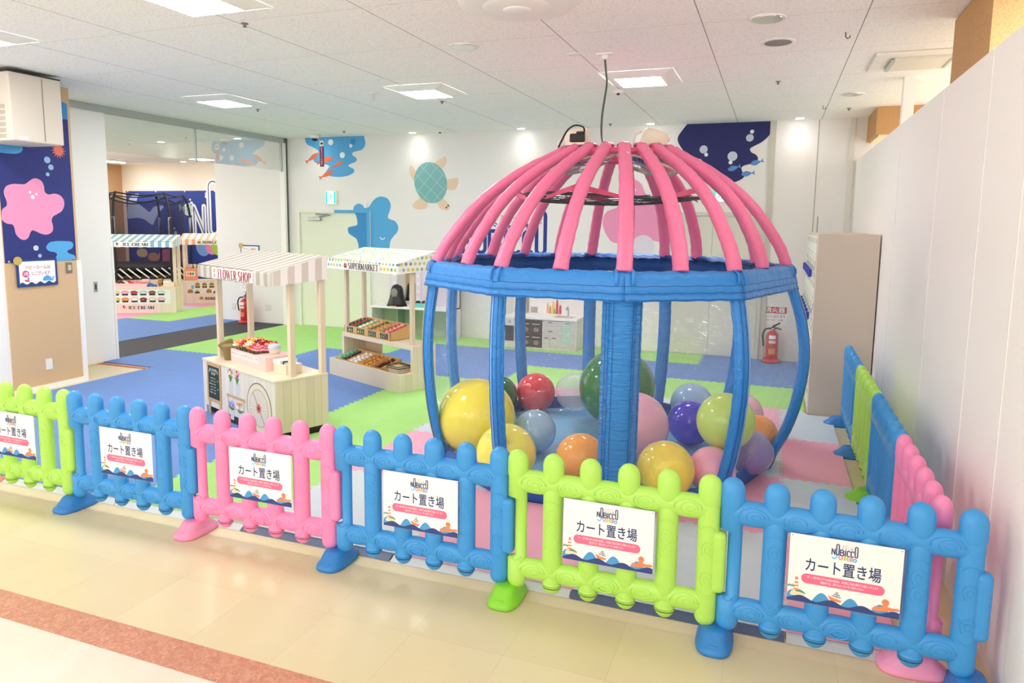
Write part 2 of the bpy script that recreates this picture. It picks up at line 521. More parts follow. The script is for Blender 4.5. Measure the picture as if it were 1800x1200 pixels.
def marble_mat(name, c1, c2, sc, rough=0.35):
    m, nt, b, N = nodes(name)
    tc = N('TexCoord'); no = N('TexNoise'); no.inputs['Scale'].default_value = sc; no.inputs['Detail'].default_value = 8
    no.inputs['Distortion'].default_value = 1.5; no.inputs['Roughness'].default_value = .7
    nt.links.new(tc.outputs['Object'], no.inputs['Vector'])
    rp = N('MapRange'); rp.inputs[1].default_value = .42; rp.inputs[2].default_value = .68
    nt.links.new(no.outputs['Fac'], rp.inputs[0])
    mx = N('Mix', data_type='RGBA'); mx.inputs[6].default_value = lin(c1); mx.inputs[7].default_value = lin(c2)
    nt.links.new(rp.outputs[0], mx.inputs[0]); nt.links.new(mx.outputs[2], b.inputs['Base Color'])
    b.inputs['Roughness'].default_value = rough
    return m
def ceil_mat():
    m, nt, b, N = nodes('speckled_ceiling_board')
    tc = N('TexCoord'); sp = N('SeparateXYZ'); nt.links.new(tc.outputs['Object'], sp.inputs[0])
    def line(ax, off):
        a = N('Math', operation='SUBTRACT'); a.inputs[1].default_value = off - 1050; nt.links.new(sp.outputs[ax], a.inputs[0])
        d = N('Math', operation='DIVIDE'); d.inputs[1].default_value = 1.05; nt.links.new(a.outputs[0], d.inputs[0])
        f = N('Math', operation='FRACT'); nt.links.new(d.outputs[0], f.inputs[0])
        l = N('Math', operation='LESS_THAN'); l.inputs[1].default_value = 0.0062; nt.links.new(f.outputs[0], l.inputs[0])
        return l.outputs[0]
    lx, ly = line('X', 1.497), line('Y', 2.137)
    k = N('Math', operation='MULTIPLY'); k.inputs[1].default_value = .35; nt.links.new(ly, k.inputs[0])
    mxx = N('Math', operation='MAXIMUM'); nt.links.new(lx, mxx.inputs[0]); nt.links.new(k.outputs[0], mxx.inputs[1])
    no = N('TexNoise'); no.inputs['Scale'].default_value = 75; no.inputs['Detail'].default_value = 2; no.inputs['Distortion'].default_value = .6
    nt.links.new(tc.outputs['Object'], no.inputs['Vector'])
    rp = N('MapRange'); rp.inputs[1].default_value = .55; rp.inputs[2].default_value = .66; rp.inputs[4].default_value = .36
    nt.links.new(no.outputs['Fac'], rp.inputs[0])
    m1 = N('Mix', data_type='RGBA'); m1.inputs[6].default_value = lin('#FBF8F4'); m1.inputs[7].default_value = lin('#B4ABA0')
    nt.links.new(rp.outputs[0], m1.inputs[0])
    m2 = N('Mix', data_type='RGBA'); m2.inputs[7].default_value = lin('#8C867E')
    nt.links.new(mxx.outputs[0], m2.inputs[0]); nt.links.new(m1.outputs[2], m2.inputs[6])
    nt.links.new(m2.outputs[2], b.inputs['Base Color']); b.inputs['Roughness'].default_value = .9
    return m
def cork_mat(name, c1, c2, sc=220):
    m, nt, b, N = nodes(name)
    tc = N('TexCoord'); no = N('TexNoise'); no.inputs['Scale'].default_value = sc; no.inputs['Detail'].default_value = 3
    nt.links.new(tc.outputs['Object'], no.inputs['Vector'])
    rp = N('MapRange'); rp.inputs[1].default_value = .4; rp.inputs[2].default_value = .65; nt.links.new(no.outputs['Fac'], rp.inputs[0])
    mx = N('Mix', data_type='RGBA'); mx.inputs[6].default_value = lin(c1); mx.inputs[7].default_value = lin(c2)
    nt.links.new(rp.outputs[0], mx.inputs[0]); nt.links.new(mx.outputs[2], b.inputs['Base Color']); b.inputs['Roughness'].default_value = .75
    return m

def struct(name, g, parent=None):
    return g.build(name, parent, kind=None if parent else 'structure')

struct('floor', G().box2((-14.5, -1.045, -0.1), (9, 11.3, 0), tile_mat()))
struct('trim_1', G().box2((-14.5, -1.045, -0.1), (9, -0.873, 0.0012), marble_mat('terracotta_border', '#B9775C', '#D9A184', 34)))
struct('floor_2', G().box2((-14.5, -7, -0.1), (9, -1.045, 0.0), marble_mat('cream_stone_floor', '#DAD3C2', '#E0D9CB', 3, .3)))
struct('ceiling', G().box2((-14.5, -7, H), (9, 11.3, H + .12), ceil_mat()))
struct('wall_back', G().box2((-5.4, YB, 0), (9, YB + .15, H), WHITE))
struct('wall_far', G().box2((-14.5, 11.05, 0), (-5, 11.2, H), mat('#EFE3D3', .7)))
struct('wall_right', G().box2((5.1, -3.6, 0), (5.2, YB, 2.73), WHITE2))
# faint joints of the wall boards
def vtrim(n, x, y0, y1, m, z1=H, axis='y', w=.009, d=.003):
    if axis == 'y': return struct(n, G().box2((x - d, y0, 0), (x + .001, y0 + w, z1), m))
    return struct(n, G().box2((x, y1 - d, 0), (x + w, y1 + .001, z1), m))
JOINT = mat('#F4F1EC', .6)
k = 2
for yy in (.356, .981, 2.06, 3.6):
    vtrim('trim_%d' % k, 5.1, yy, 0, JOINT, 2.73); k += 1
struct('trim_%d' % k, G().box2((4.02, YB - .02, 0), (4.10, YB, H), mat('#C9C6BB', .6))); k += 1
vtrim('trim_%d' % k, 4.62, 0, YB, mat('#B5B0A8', .7), H, 'x', .012); k += 1
struct('trim_%d' % k, G().box2((5.0, YB - .03, 0), (5.06, YB, H), mat('#DDD9CF', .6))); k += 1
struct('trim_%d' % k, G().box2((4.66, 6.9, 0), (4.675, 6.915, 2.0), mat('#A9A69F', .5))); k += 1
# things behind the low partition on the right
TAN = cork_mat('tan_wood_sheet', '#C79C6A', '#B98C5B', 120)
struct('column_right', G().box2((5.22, 1.62, 0), (6.3, 2.56, H - .012), TAN))
struct('beam_right', G().box2((5.2, 6.26, 2.955), (7, YB, H), TAN).box2((5.24, 6.32, 2.935), (7, YB, 2.955), mat('#F2E6C8', .6)))
struct('post_right', G().box2((5.215, 4.52, 0), (5.31, 4.62, H), WHITE2))

# left side: tan column, sliding panels, glazed opening to the next play room
CORK = cork_mat('tan_cork_sheet', '#DDBE96', '#CDA97E')
struct('column_left', G().box2((-3.9, 1.79, 0), (-3.2, 2.605, H), CORK))
struct('baseboard_left', G().box2((-3.2, 1.79, 0), (-3.19, 2.575, .055), WHITE2))
struct('trim_20', G().box2((-3.23, 2.575, 0), (-3.185, 2.625, 1.388), WHITE2))
struct('wall_left', G().box2((-3.95, -1.2, 0), (-3.215, 1.79, H), WHITE2))
struct('wall_left_2', G().box2((-3.98, 2.605, 0), (-3.92, 3.18, H), WHITE2))
d1 = struct('door_1', G().box2((-3.93, 2.62, .012), (-3.89, 3.47, H - .086), WHITE2))
struct('door_handle', G().box2((-3.892, 3.32, .93), (-3.882, 3.37, 1.06), METAL).box2((-3.885, 3.335, .96), (-3.881, 3.355, 1.03), BLACK), d1)
struct('trim_%d' % k, G().box2((-3.945, 3.475, 0), (-3.9, 3.62, H), WHITE2).box2((-3.9, 3.60, 0), (-3.885, 3.63, 1.5), WHITE2)); k += 1
w1 = struct('window_1', G().box2((-3.95, 2.605, 3.185), (-3.86, YB, H), METAL))
GLASS = clear_mat('glazing', .30, (.95, .98, .97), 0.0)
struct('window_pane', G().box2((-3.915, 3.62, 2.715), (-3.905, 5.11, 3.185), GLASS), w1)
struct('window_pane', G().box2((-3.915, 5.125, 2.715), (-3.905, 7.02, 3.185), GLASS), w1)
struct('window_frame', G().box2((-3.925, 5.108, 2.7), (-3.895, 5.127, 3.185), METAL).box2((-3.93, 7.02, 2.70), (-3.89, 7.05, 3.185), METAL), w1)
struct('trim_%d' % k, G().box2((-3.96, 7.05, 0), (-3.86, YB, H), WHITE2).box2((-3.858, 7.10, 0), (-3.85, 7.135, H), DKGREY)); k += 1
struct('floor_3', G().box2((-5.02, 3.60, 0), (-3.93, YB - .01, .011), mat('#34333C', .65)))
struct('trim_%d' % k, G().box2((-3.93, 3.33, 0), (-3.05, 3.385, .012), mat('#C77A63', .5))); k += 1
struct('wall_end', G().box2((-5.48, YB, 0), (-5.4, YB + 1.2, H), WHITE))
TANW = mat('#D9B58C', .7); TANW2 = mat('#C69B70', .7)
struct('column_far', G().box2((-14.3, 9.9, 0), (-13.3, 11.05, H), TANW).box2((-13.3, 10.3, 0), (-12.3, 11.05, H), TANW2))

# doors on the back wall
def flush_door(n, x0, x1, z1, leafm, framem, leaves=1):
    d = struct(n, G().box2((x0 - .055, YB - .035, 0), (x0, YB, z1 + .05), framem).box2((x1, YB - .035, 0), (x1 + .055, YB, z1 + .05), framem)
               .box2((x0, YB - .035, z1), (x1, YB, z1 + .05), framem))
    w = (x1 - x0) / leaves
    for i in range(leaves):
        struct('door_leaf', G().box2((x0 + i * w + .003, YB - .010, .03), (x0 + (i + 1) * w - .003, YB - .002, z1 - .004), leafm, .002), d)
    return d
dA = flush_door('door_2', -3.62, -2.26, 2.0, GREENW, mat('#E9E9DC', .5))
struct('door_closer', G().box2((-3.42, YB - .07, 1.865), (-3.17, YB - .01, 1.925), METAL, .008).tube([(-3.2, YB - .06, 1.93), (-2.98, YB - .05, 1.965), (-3.28, YB - .03, 1.975)], .011, METAL, 6), dA)
dB = flush_door('door_3', 2.70, 3.97, 2.0, mat('#DDDACE', .6), mat('#D5D2C6', .5), 2)

# ------------------------------------------------------------------ painted decals on the walls
FW = frame((0, YB - .001, 0), (1, 0, 0), (0, 0, 1))        # u = x, v = z, towards the room
FCOL = frame((-3.199, 0, 0), (0, 1, 0), (0, 0, 1))    # tan column face, u = y
FFAR = frame((0, 11.048, 0), (1, 0, 0), (0, 0, 1))
BLOB_A=[(-3.491,3.244),(-3.458,3.172),(-3.362,3.121),(-3.267,3.079),(-3.214,3.022),(-3.309,2.937),(-3.311,2.873),(-3.234,2.832),(-3.1,2.822),(-3.005,2.788),(-3.035,2.741),(-3.075,2.678),(-2.99,2.622),(-2.801,2.604),(-2.632,2.626),(-2.528,2.671),(-2.518,2.726),(-2.583,2.758),(-2.629,2.786),(-2.591,2.816),(-2.498,2.843),(-2.46,2.881),(-2.478,2.92),(-2.542,2.96),(-2.541,2.999),(-2.476,3.021),(-2.366,3.042),(-2.301,3.102),(-2.291,3.171),(-2.317,3.226)]
BUB_A=[(-2.968,3.185),(-2.571,3.114),(-2.741,2.965)]
BUB_A2=[(-2.525,3.182)]
FISH1=[(-3.211,3.011),(-3.477,2.86)]
FISH2=[(-2.922,2.929),(-3.253,2.844)]
FISH3=[(-2.73,2.859),(-2.949,2.762)]
FISH4=[(-2.927,2.708),(-3.21,2.587)]
BLOB_B=[(-2.207,2.035),(-2.54,2.033),(-2.529,2.104),(-2.454,2.155),(-2.38,2.144),(-2.298,2.097),(-2.233,2.105),(-2.159,2.2),(-2.067,2.262),(-1.977,2.274),(-1.878,2.239),(-1.825,2.153),(-1.832,2.06),(-1.876,1.951),(-1.846,1.905),(-1.748,1.875),(-1.686,1.797),(-1.695,1.704),(-1.768,1.625),(-1.831,1.545),(-1.85,1.435),(-1.869,1.371),(-2.216,1.362)]
BLOB_B2=[(-2.244,2.014),(-2.512,2.012),(-2.48,1.946),(-2.459,1.851),(-2.478,1.795),(-2.629,1.761),(-2.648,1.721),(-2.631,1.657),(-2.556,1.61),(-2.482,1.564),(-2.446,1.468),(-2.439,1.356),(-2.253,1.361)]
SHELL=[(-0.798,2.547),(-0.787,2.462),(-0.796,2.379),(-0.824,2.304),(-0.869,2.241),(-0.93,2.195),(-1.0,2.169),(-1.077,2.166),(-1.155,2.184),(-1.228,2.224),(-1.291,2.283),(-1.339,2.356),(-1.37,2.439),(-1.382,2.525),(-1.372,2.609),(-1.343,2.685),(-1.296,2.748),(-1.234,2.793),(-1.163,2.817),(-1.086,2.819),(-1.01,2.799),(-0.938,2.759),(-0.877,2.7),(-0.829,2.628)]
FLIP1=[(-1.03,2.787),(-0.879,2.882),(-0.819,2.893),(-0.805,2.833),(-0.845,2.745),(-0.963,2.696)]
FLIP2=[(-0.812,2.524),(-0.678,2.559),(-0.599,2.558),(-0.599,2.469),(-0.661,2.38),(-0.811,2.396)]
FLIP3=[(-1.339,2.641),(-1.397,2.747),(-1.438,2.766),(-1.47,2.73),(-1.46,2.642),(-1.405,2.542),(-1.339,2.535)]
FLIP4=[(-1.271,2.277),(-1.295,2.237),(-1.393,2.17),(-1.407,2.109),(-1.324,2.069),(-1.203,2.073),(-1.151,2.103),(-1.134,2.231)]
HEAD=[(-0.997,2.216),(-0.963,2.156),(-0.912,2.086),(-0.811,2.051),(-0.744,2.087),(-0.744,2.141),(-0.811,2.201),(-0.895,2.261)]
EYES=[(-0.801,2.099),(-0.771,2.129)]
BLOB_C=[(2.923,3.217),(2.853,3.178),(2.806,3.101),(2.806,3.036),(2.849,2.956),(2.917,2.876),(2.998,2.809),(3.064,2.795),(3.122,2.787),(3.149,2.757),(3.119,2.703),(3.173,2.637),(3.278,2.596),(3.409,2.504),(3.487,2.454),(3.562,2.454),(3.66,2.489),(3.72,2.54),(3.692,2.604),(3.677,2.655),(3.712,2.687),(3.785,2.705),(3.858,2.716),(3.885,2.779),(3.852,2.83),(3.796,2.863),(3.775,2.908),(3.822,2.944),(3.917,2.992),(3.997,3.065),(4.032,3.139),(4.02,3.224)]
BUB_C=[(3.161,2.916),(3.551,2.815),(3.765,3.057)]
BUB_C2=[(3.2,2.844),(3.529,2.732),(3.791,3.138)]
FISH5=[(3.497,2.632),(3.663,2.681)]
FISH6=[(3.791,2.704),(3.954,2.75)]
FISH7=[(3.678,2.568),(3.85,2.589)]
BLOB_D=[(2.093,2.488),(2.151,2.52),(2.23,2.506),(2.31,2.448),(2.352,2.358),(2.407,2.268),(2.512,2.204),(2.705,2.166),(2.809,2.09),(2.889,2.002),(2.912,1.901),(2.892,1.773),(2.826,1.669),(2.74,1.616),(2.611,1.62),(2.494,1.643),(2.35,1.673),(2.247,1.619),(2.142,1.59),(2.009,1.587),(1.9,1.612),(1.816,1.716),(1.758,1.861),(1.768,1.98),(1.833,2.059),(1.965,2.112),(2.042,2.204),(2.078,2.333)]
BUB_D=[(2.208,2.363)]
BUB_D2=[(2.367,1.556)]
LOGO=[(-0.511,1.385),(0.883,1.422),(0.872,2.0),(-0.513,1.693)]
TXT=[(0.044,1.791),(0.44,1.944),(0.745,1.921)]
STAR=[(1.832,2.127),(1.862,2.175),(1.926,2.198),(1.99,2.2),(2.05,2.204),(2.09,2.231),(2.137,2.263),(2.182,2.269),(2.231,2.245),(2.254,2.191),(2.258,2.136),(2.296,2.107),(2.367,2.119),(2.426,2.104),(2.465,2.06),(2.47,1.998),(2.438,1.935),(2.382,1.9),(2.332,1.871),(2.314,1.826),(2.325,1.77),(2.315,1.713),(2.26,1.68),(2.197,1.686),(2.131,1.715),(2.093,1.724),(2.068,1.693),(2.048,1.65),(2.008,1.626),(1.96,1.64),(1.921,1.689),(1.91,1.753),(1.891,1.785),(1.834,1.796),(1.79,1.832),(1.778,1.885),(1.803,1.938),(1.847,1.975),(1.851,2.023),(1.834,2.075)]
STARDOT=[(2.099,2.123),(2.165,2.106),(2.123,2.073)]
COL_BUB=[(2.121,1.538),(2.158,1.454),(2.305,2.321)]
COL_BUB2=[(2.31,2.474),(2.346,2.399)]
URCHIN=[(2.465,2.584)]
COL_BLOB=[(2.233,1.541),(2.271,1.59),(2.343,1.606),(2.452,1.604),(2.525,1.596),(2.548,1.561),(2.526,1.521),(2.475,1.499),(2.485,1.47),(2.54,1.451),(2.564,1.426),(2.524,1.393),(2.413,1.39),(2.329,1.394),(2.337,1.435),(2.351,1.463),(2.323,1.487),(2.265,1.5)]
COL_BLOB2=[(1.832,2.615),(1.895,2.627),(1.968,2.624),(2.03,2.605),(2.055,2.57),(2.036,2.531),(1.981,2.508),(1.907,2.503),(1.855,2.503),(1.795,2.518)]
BANNER=[(-12.159,2.588),(-9.081,2.576),(-9.107,0.645),(-12.241,-0.315)]
TAIL=[(-12.136,1.861),(-12.143,2.106),(-12.073,2.37),(-11.886,2.501),(-11.71,2.501),(-11.796,2.352),(-11.776,2.277),(-11.559,2.147),(-11.367,2.036),(-11.21,2.167),(-10.962,2.204),(-10.867,2.168),(-11.022,2.038),(-11.181,1.851),(-11.29,1.701),(-11.58,1.847),(-11.879,1.882)]
FISH8=[(-10.031,2.11)]
N=[(-9.902,1.463),(-9.79,1.792),(-9.426,2.084),(-9.644,1.468),(-9.327,1.779),(-9.112,1.477)]
PINKB=[(-11.118,0.917),(-11.037,1.032),(-10.837,1.074),(-10.545,1.081),(-10.308,1.013),(-10.123,0.907),(-10.229,0.719),(-10.521,0.672),(-10.861,0.699),(-11.052,0.787)]
BUBF=[(-9.97,2.359),(-9.929,2.262),(-9.431,2.442),(-9.45,2.513),(-10.537,1.618),(-10.505,1.5)]
CIRCF=[(-9.599,1.159),(-9.321,1.166),(-9.119,1.152)]

def decal(name, label, cat='wall decal', group=None):
    return thing(name, label, cat, (0, 0, 0), 0, group)
def blob(g, pts, F, m, th=.002, z0=0.0, n=5): g.poly(spline(pts, n), F, m, th, z0)
def toped(P):
    """smooth outline whose first and last points lie on the ceiling line"""
    return spline([(P[0][0], H - .002)] + [(x, min(z, H - .02)) for x, z in P[1:-1]] + [(P[-1][0], H - .002)], 5, False)
def cornered(P): return [P[0]] + spline(P[1:-1], 5, False) + [P[-1]]
def fish(g, head, tail, F, m, z0=.003, fat=.2):
    h, t = Vector(head), Vector(tail); d = t - h; L = d.length; d.normalize(); n = Vector((-d[1], d[0]))
    P = lambda a, b: tuple(h + d * (a * L) + n * (b * L))
    g.poly(spline([P(0, 0), P(.2, fat * .75), P(.45, fat * .9), P(.82, .02), P(.82, -.02), P(.45, -fat * .9), P(.2, -fat * .75)], 4), F, m, .001, z0)
    g.poly([P(.78, 0), P(1.02, fat * .85), P(.98, 0), P(1.02, -fat * .85)], F, m, .0006, z0 + .0011)

g = G(); g.poly(toped(BLOB_A), FW, SKY)
for c, r in zip(BUB_A, (.05, .03, .05)): g.disc(c, r, FW, WHITEM, .001, .002)
g.disc(BUB_A2[0], .05, FW, SKYD, .001, .002)
g.build('sea_decal', None, 'light blue sea shape decal with white bubbles above the left door', 'wall decal')
FISHL = ['orange fish decal leftmost of four by the left sea decal', 'orange fish decal behind the hanging camera sign',
         'orange fish decal rightmost of four on the light blue sea decal', 'orange fish decal lowest of four under the camera sign']
for q, l in zip((FISH1, FISH2, FISH3, FISH4), FISHL):
    g = G(); fish(g, q[0], q[1], FW, ORANGE, fat=.14); g.build('fish_decal', None, l, 'wall decal', 'orange fish decals')
g = G(); g.poly(cornered([(-2.2045, BLOB_B[0][1])] + BLOB_B[1:-1] + [(-2.2045, BLOB_B[-1][1])]), FW, SKY, .004)
g.poly(cornered(BLOB_B2), FW, SKYD, .002, .0101)
g.stroke(arc(-1.98, 1.62, .05, 200, 330, 8), .014, FW, WHITEM, .001, .0042)
g.box2((-2.26, YB - .0395, 1.4), (-2.205, YB - .0355, 2.05), SKY).box2((-2.9, YB - .0395, 2.0), (-2.2605, YB - .0355, 2.05), SKY)
g.build('splash_decal', None, 'rounded sky blue creature decal running over the left door corner', 'wall decal')
SHM = mat('#7FB6B4', .75); SKIN = mat('#E9CDB0', .75); SHL = mat('#A5CFCB', .75)
t = decal('turtle_decal', 'teal shelled sea turtle decal on the white back wall')
for q in (FLIP1, FLIP2, FLIP3, FLIP4):
    g = G(); blob(g, q, FW, SKIN, .0015); g.build('flipper', t)
g = G(); blob(g, HEAD, FW, SKIN, .0015)
for e in EYES: g.disc(e, .014, FW, BLACK, .001, .0015, 10)
g.build('head', t)
g = G(); g.poly(SHELL, FW, SHM, .003)
cx0 = sum(p[0] for p in SHELL) / len(SHELL); cz0 = sum(p[1] for p in SHELL) / len(SHELL)
def inshell(p):
    c = False; n = len(SHELL)
    for i in range(n):
        a, b2 = SHELL[i], SHELL[(i + 1) % n]
        if (a[1] > p[1]) != (b2[1] > p[1]) and p[0] < (b2[0] - a[0]) * (p[1] - a[1]) / (b2[1] - a[1]) + a[0]: c = not c
    return c
for ang in (48, -42):
    dx, dz = math.cos(math.radians(ang)), math.sin(math.radians(ang))
    for o in (-.24, -.08, .08, .24):
        px, pz = cx0 - dz * o, cz0 + dx * o
        run = [(px + dx * s / 50, pz + dz * s / 50) for s in range(-20, 21) if inshell((px + dx * s / 50, pz + dz * s / 50))]
        if len(run) > 1: g.stroke([run[0], run[-1]], .011, FW, SHL, .001, .003)
g.build('shell', t)
g = G(); g.poly(toped(BLOB_C), FW, NAVYD)
for c, r in zip(BUB_C, (.055, .065, .05)): g.disc(c, r, FW, mat('#C8D4E2', .75), .001, .002)
for c in BUB_C2: g.disc(c, .026, FW, WHITEM, .001, .002)
g.build('sea_decal', None, 'dark navy sea shape decal with bubbles right of the tent dome', 'wall decal')
for q, l in zip((FISH5, FISH6, FISH7), ('blue fish decal lying wholly on the navy sea decal', 'blue fish decal topmost of three at the navy sea edge', 'blue fish decal lowest of three at the navy sea edge')):
    g = G(); fish(g, q[0], q[1], FW, mat('#5B8FD0', .75), fat=.22); g.build('fish_decal', None, l, 'wall decal', 'blue fish decals')
g = G(); blob(g, BLOB_D, FW, PINKM, .002, .0005)
blob(g, [p for p in BLOB_D if p[0] > 2.72], FW, mat('#E58DB2', .75), .002, .0355, 2)
g.disc(BUB_D[0], .03, FW, WHITEM, .001, .003)
g.build('creature_decal', None, 'large pink rounded creature decal behind the tent dome', 'wall decal')
g = G(); g.disc(BUB_D2[0], .16, FW, mat('#E2DCE8', .75), .002, .003, 28); g.build('bubble_decal', None, 'pale lilac bubble decal under the pink creature decal', 'wall decal')

# the play centre's wordmark (also on the notices)
def wordmark(g, F, x0, z0, w, m, z=.001, lw=.030):
    """N O B I C C O, width w, small caps height .24 w, tall rounded O's"""
    s = w; h = .255 * s; tall = .47 * s; l = lw * s * 1.15
    X = lambda u: x0 + u * s
    Z = lambda v: z0 + v * s
    st = lambda p, closed=False: g.stroke([(X(a), Z(b)) for a, b in p], l, F, m, .001, z, True, closed)
    st([(.02, 0), (.02, .24)]); st([(.02, .24), (.13, .01)]); st([(.13, 0), (.13, .24)])
    def tallo(c): st(arc(c, .405, .048, 0, 180, 8) + arc(c, .048, .048, 180, 360, 8), True)
    tallo(.235)
    st([(.335, 0), (.335, .24)]); st([(.335, .24)] + arc(.40, .185, .055, 90, -90, 6) + [(.335, .13)]); st([(.335, .13), (.40, .13)] + arc(.405, .065, .065, 90, -90, 6) + [(.335, 0)])
    st([(.525, 0), (.525, .24)])
    for c in (.64, .785):
        st([(c + .05, .2)] + arc(c, .185, .05, 40, 180, 6, .055) + arc(c, .06, .05, 180, 320, 6, .06))
    tallo(.93)
    return X, Z
INK = mat('#2B3A8C', .75)
t = decal('wordmark_decal', 'tall navy play centre wordmark on the wall behind the tent')
g = G(); wordmark(g, FW, -.53, 1.395, 1.43, INK, .001, .035)
for sx in (.755, .805): g.disc((sx, 1.925), .011, FW, mat('#8DB84A', .8), .001, .001, 10)
g.stroke(arc(.78, 1.895, .032, 200, 340, 8), .012, FW, mat('#E0627C', .8), .001, .001)
g.build('lettering', t)
g = G(); g.text('ジャンボ', .11, FW, INK, (.33, 1.752), 'CENTER', .64, .014)
g.text('の', .085, FW, mat('#E8A13C', .8), (.01, 1.90), bold=.012); g.text('び', .085, FW, mat('#E58CA8', .8), (.19, 1.90), bold=.012)
g.text('っ', .085, FW, mat('#9CC454', .8), (.37, 1.90), bold=.012); g.text('こ', .085, FW, mat('#9CC454', .8), (.55, 1.90), bold=.012)
g.build('small_lettering', t)

# tan column: navy sea board with a pink starfish
g = G().poly([(1.79, 1.39), (2.575, 1.39), (2.575, 2.93), (1.79, 2.93)], FCOL, NAVY, .003)
g.poly([(1.79, 2.93), (2.575, 2.93), (2.575, 3.1), (2.4, 3.14), (1.79, 3.05)], FCOL, SKYD, .003)
for c in COL_BUB[:1]: g.disc(c, .028, FCOL, mat('#C9DDF0', .8), .001, .003)
for c, r in ((COL_BUB[1], .02), (COL_BUB[2], .02), (COL_BUB2[0], .035), (COL_BUB2[1], .03)): g.disc(c, r, FCOL, mat('#9CC3E2', .8), .001, .003)
blob(g, COL_BLOB, FCOL, SKY, .001, .003); blob(g, [(max(y, 1.795), z) for y, z in COL_BLOB2], FCOL, SKY, .001, .003)
uy, uz = URCHIN[0]
pts = []
for q in range(28):
    r = .085 if q % 2 == 0 else .045
    pts.append((uy - .02 + r * math.cos(2 * PI * q / 28), uz + r * math.sin(2 * PI * q / 28)))
g.poly(pts, FCOL, ORANGE, .001, .003)
for yy in (1.83, 2.555): g.disc((yy, 1.405), .012, FCOL, METAL, .004, .003, 10)
g.build('sea_mural', None, 'navy underwater mural board on the tan column', 'mural board')
g = G(); blob(g, [(max(y, 1.792), z) for y, z in STAR], FCOL, PINKM, .001, .003)
for c, r in zip(STARDOT, (.013, .013, .02)): g.disc(c, r, FCOL, WHITEM, .001, .004, 12)
g.build('starfish_decal', None, 'large pink starfish decal on the navy column mural', 'wall decal')

# far room banner
BAN = G(); BAN.poly([(-12.17, .3), (-6.5, .3), (-6.5, 2.585), (-12.17, 2.585)], FFAR, mat('#2A3F93', .7), .01)
for p in range(6): BAN.disc((-12.1 + p * .98, 2.57), .018, FFAR, WHITEM, .004, .01, 8)
blob(BAN, TAIL, FFAR, mat('#A9B9DA', .8), .002, .01, 4)
for c, r in zip(BUBF, (.03, .05, .05, .025, .03, .05)): BAN.disc(c, r, FFAR, WHITEM, .002, .01, 12)
fx, fz = FISH8[0]
BAN.disc((fx, fz), .2, FFAR, mat('#DDEBE4', .8), .002, .010, 20, .8)
for q in range(-3, 4): BAN.stroke([(fx + q * .05 - .03, fz - .13 + abs(q) * .02), (fx + q * .05 + .03, fz + .13 - abs(q) * .02)], .014, FFAR, mat('#5D8F8A', .8), .001, .0125, False)
BAN.poly([(fx - .19, fz + .04), (fx - .32, fz + .16), (fx - .31, fz - .06)], FFAR, mat('#8FC4A8', .8), .002, .01)
blob(BAN, PINKB, FFAR, mat('#E07DA6', .8), .004, .01, 4)
for c, col, r in zip(CIRCF, ('#7EA8E0', '#F08FB8', '#A7CF4C'), (.24, .2, .2)): BAN.disc(c, r, FFAR, mat(col, .8), .002, .010 + .003 * [q[0] for q in CIRCF].index(c[0]), 20)
for a in ((-11.7, 1.1, '#D9B98A'), (-11.3, 1.0, '#D08F6A'), (-10.9, 1.05, '#E8785A'), (-10.5, 1.02, '#E8785A')):
    BAN.disc((a[0], a[1] - .15), .2, FFAR, mat(a[2], .8), .002, .010, 12, .6)
BAN.build('sea_banner', None, 'long navy sea life banner on the far wall of the next room', 'banner')
g = G(); wordmark(g, FFAR, -9.92, 1.46, 3.0, WHITEM, .0125, .042); wordmark(g, FFAR, -9.92, 1.46, 3.0, mat('#2A3F93', .7), .0145, .008)
g.text('のびっこ', .2, FFAR, WHITEM, (-8.95, 2.16), 'LEFT', 1.1, .03, .0125); g.text('ジャンボ', .2, FFAR, WHITEM, (-8.95, 1.88), 'LEFT', 1.1, .03, .0125)
g.build('wordmark_decal', None, 'white wordmark lettering on the far navy banner', 'wall decal')

# ------------------------------------------------------------------ ceiling fittings and light
EMIT = mat('#FFFFFF', .5, emit=PANEL_EMIT)
OFFW = mat('#F2F0EA', .5)
t0 = thing('ceiling_light', 'square lit ceiling light panel left of the tent dome', 'ceiling light', (.55, 3.85, H), 0, 'square ceiling light panels')
g = G()
for a in range(4):
    M = Matrix.Rotation(a * PI / 2, 4, 'Z')
    g.quad([M @ Vector(p) for p in ((-.33, -.33, -.004), (.33, -.33, -.004), (.235, -.235, -.035), (-.235, -.235, -.035))], OFFW)
    g.quad([M @ Vector(p) for p in ((-.345, -.345, -.001), (.345, -.345, -.001), (.33, -.33, -.006), (-.33, -.33, -.006))], OFFW)
    g.quad([M @ Vector(p) for p in ((-.235, -.235, -.035), (.235, -.235, -.035), (.215, -.215, -.045), (-.215, -.215, -.045))], OFFW)
g.build('frame', t0)
G().box((0, 0, -.036), (.43, .43, .012), EMIT).build('diffuser', t0)
for x, y, l in ((2.87, 3.85, 'square lit ceiling light panel above the right of the tent dome'), (-2.06, 3.72, 'square lit ceiling light panel nearest the glazed partition'),
                (.60, .56, 'square lit ceiling light panel cut by the top edge of the view'), (-1.80, .72, 'square lit ceiling light panel at the left edge of the view'),
                (-11.1, 9.75, 'ceiling light panel in the next room near the tan column'), (-8.3, 9.8, 'ceiling light panel in the next room near the white end wall'),
                (3.2, -5.2, None), (.6, -5.2, None), (5.8, .9, None), (7.6, 4.5, None), (-6.5, 5.2, None), (-8.2, 3.5, None)):  # entries without a label are added, unseen panels that provide fill light
    dup(t0, loc=(x, y, H), label=l or 'added square ceiling light panel outside the view, unseen fill light')
t1 = thing('ceiling_light', 'unlit square ceiling panel by the tan column above the partition', 'ceiling light', (5.2, 3.78, H), 0)
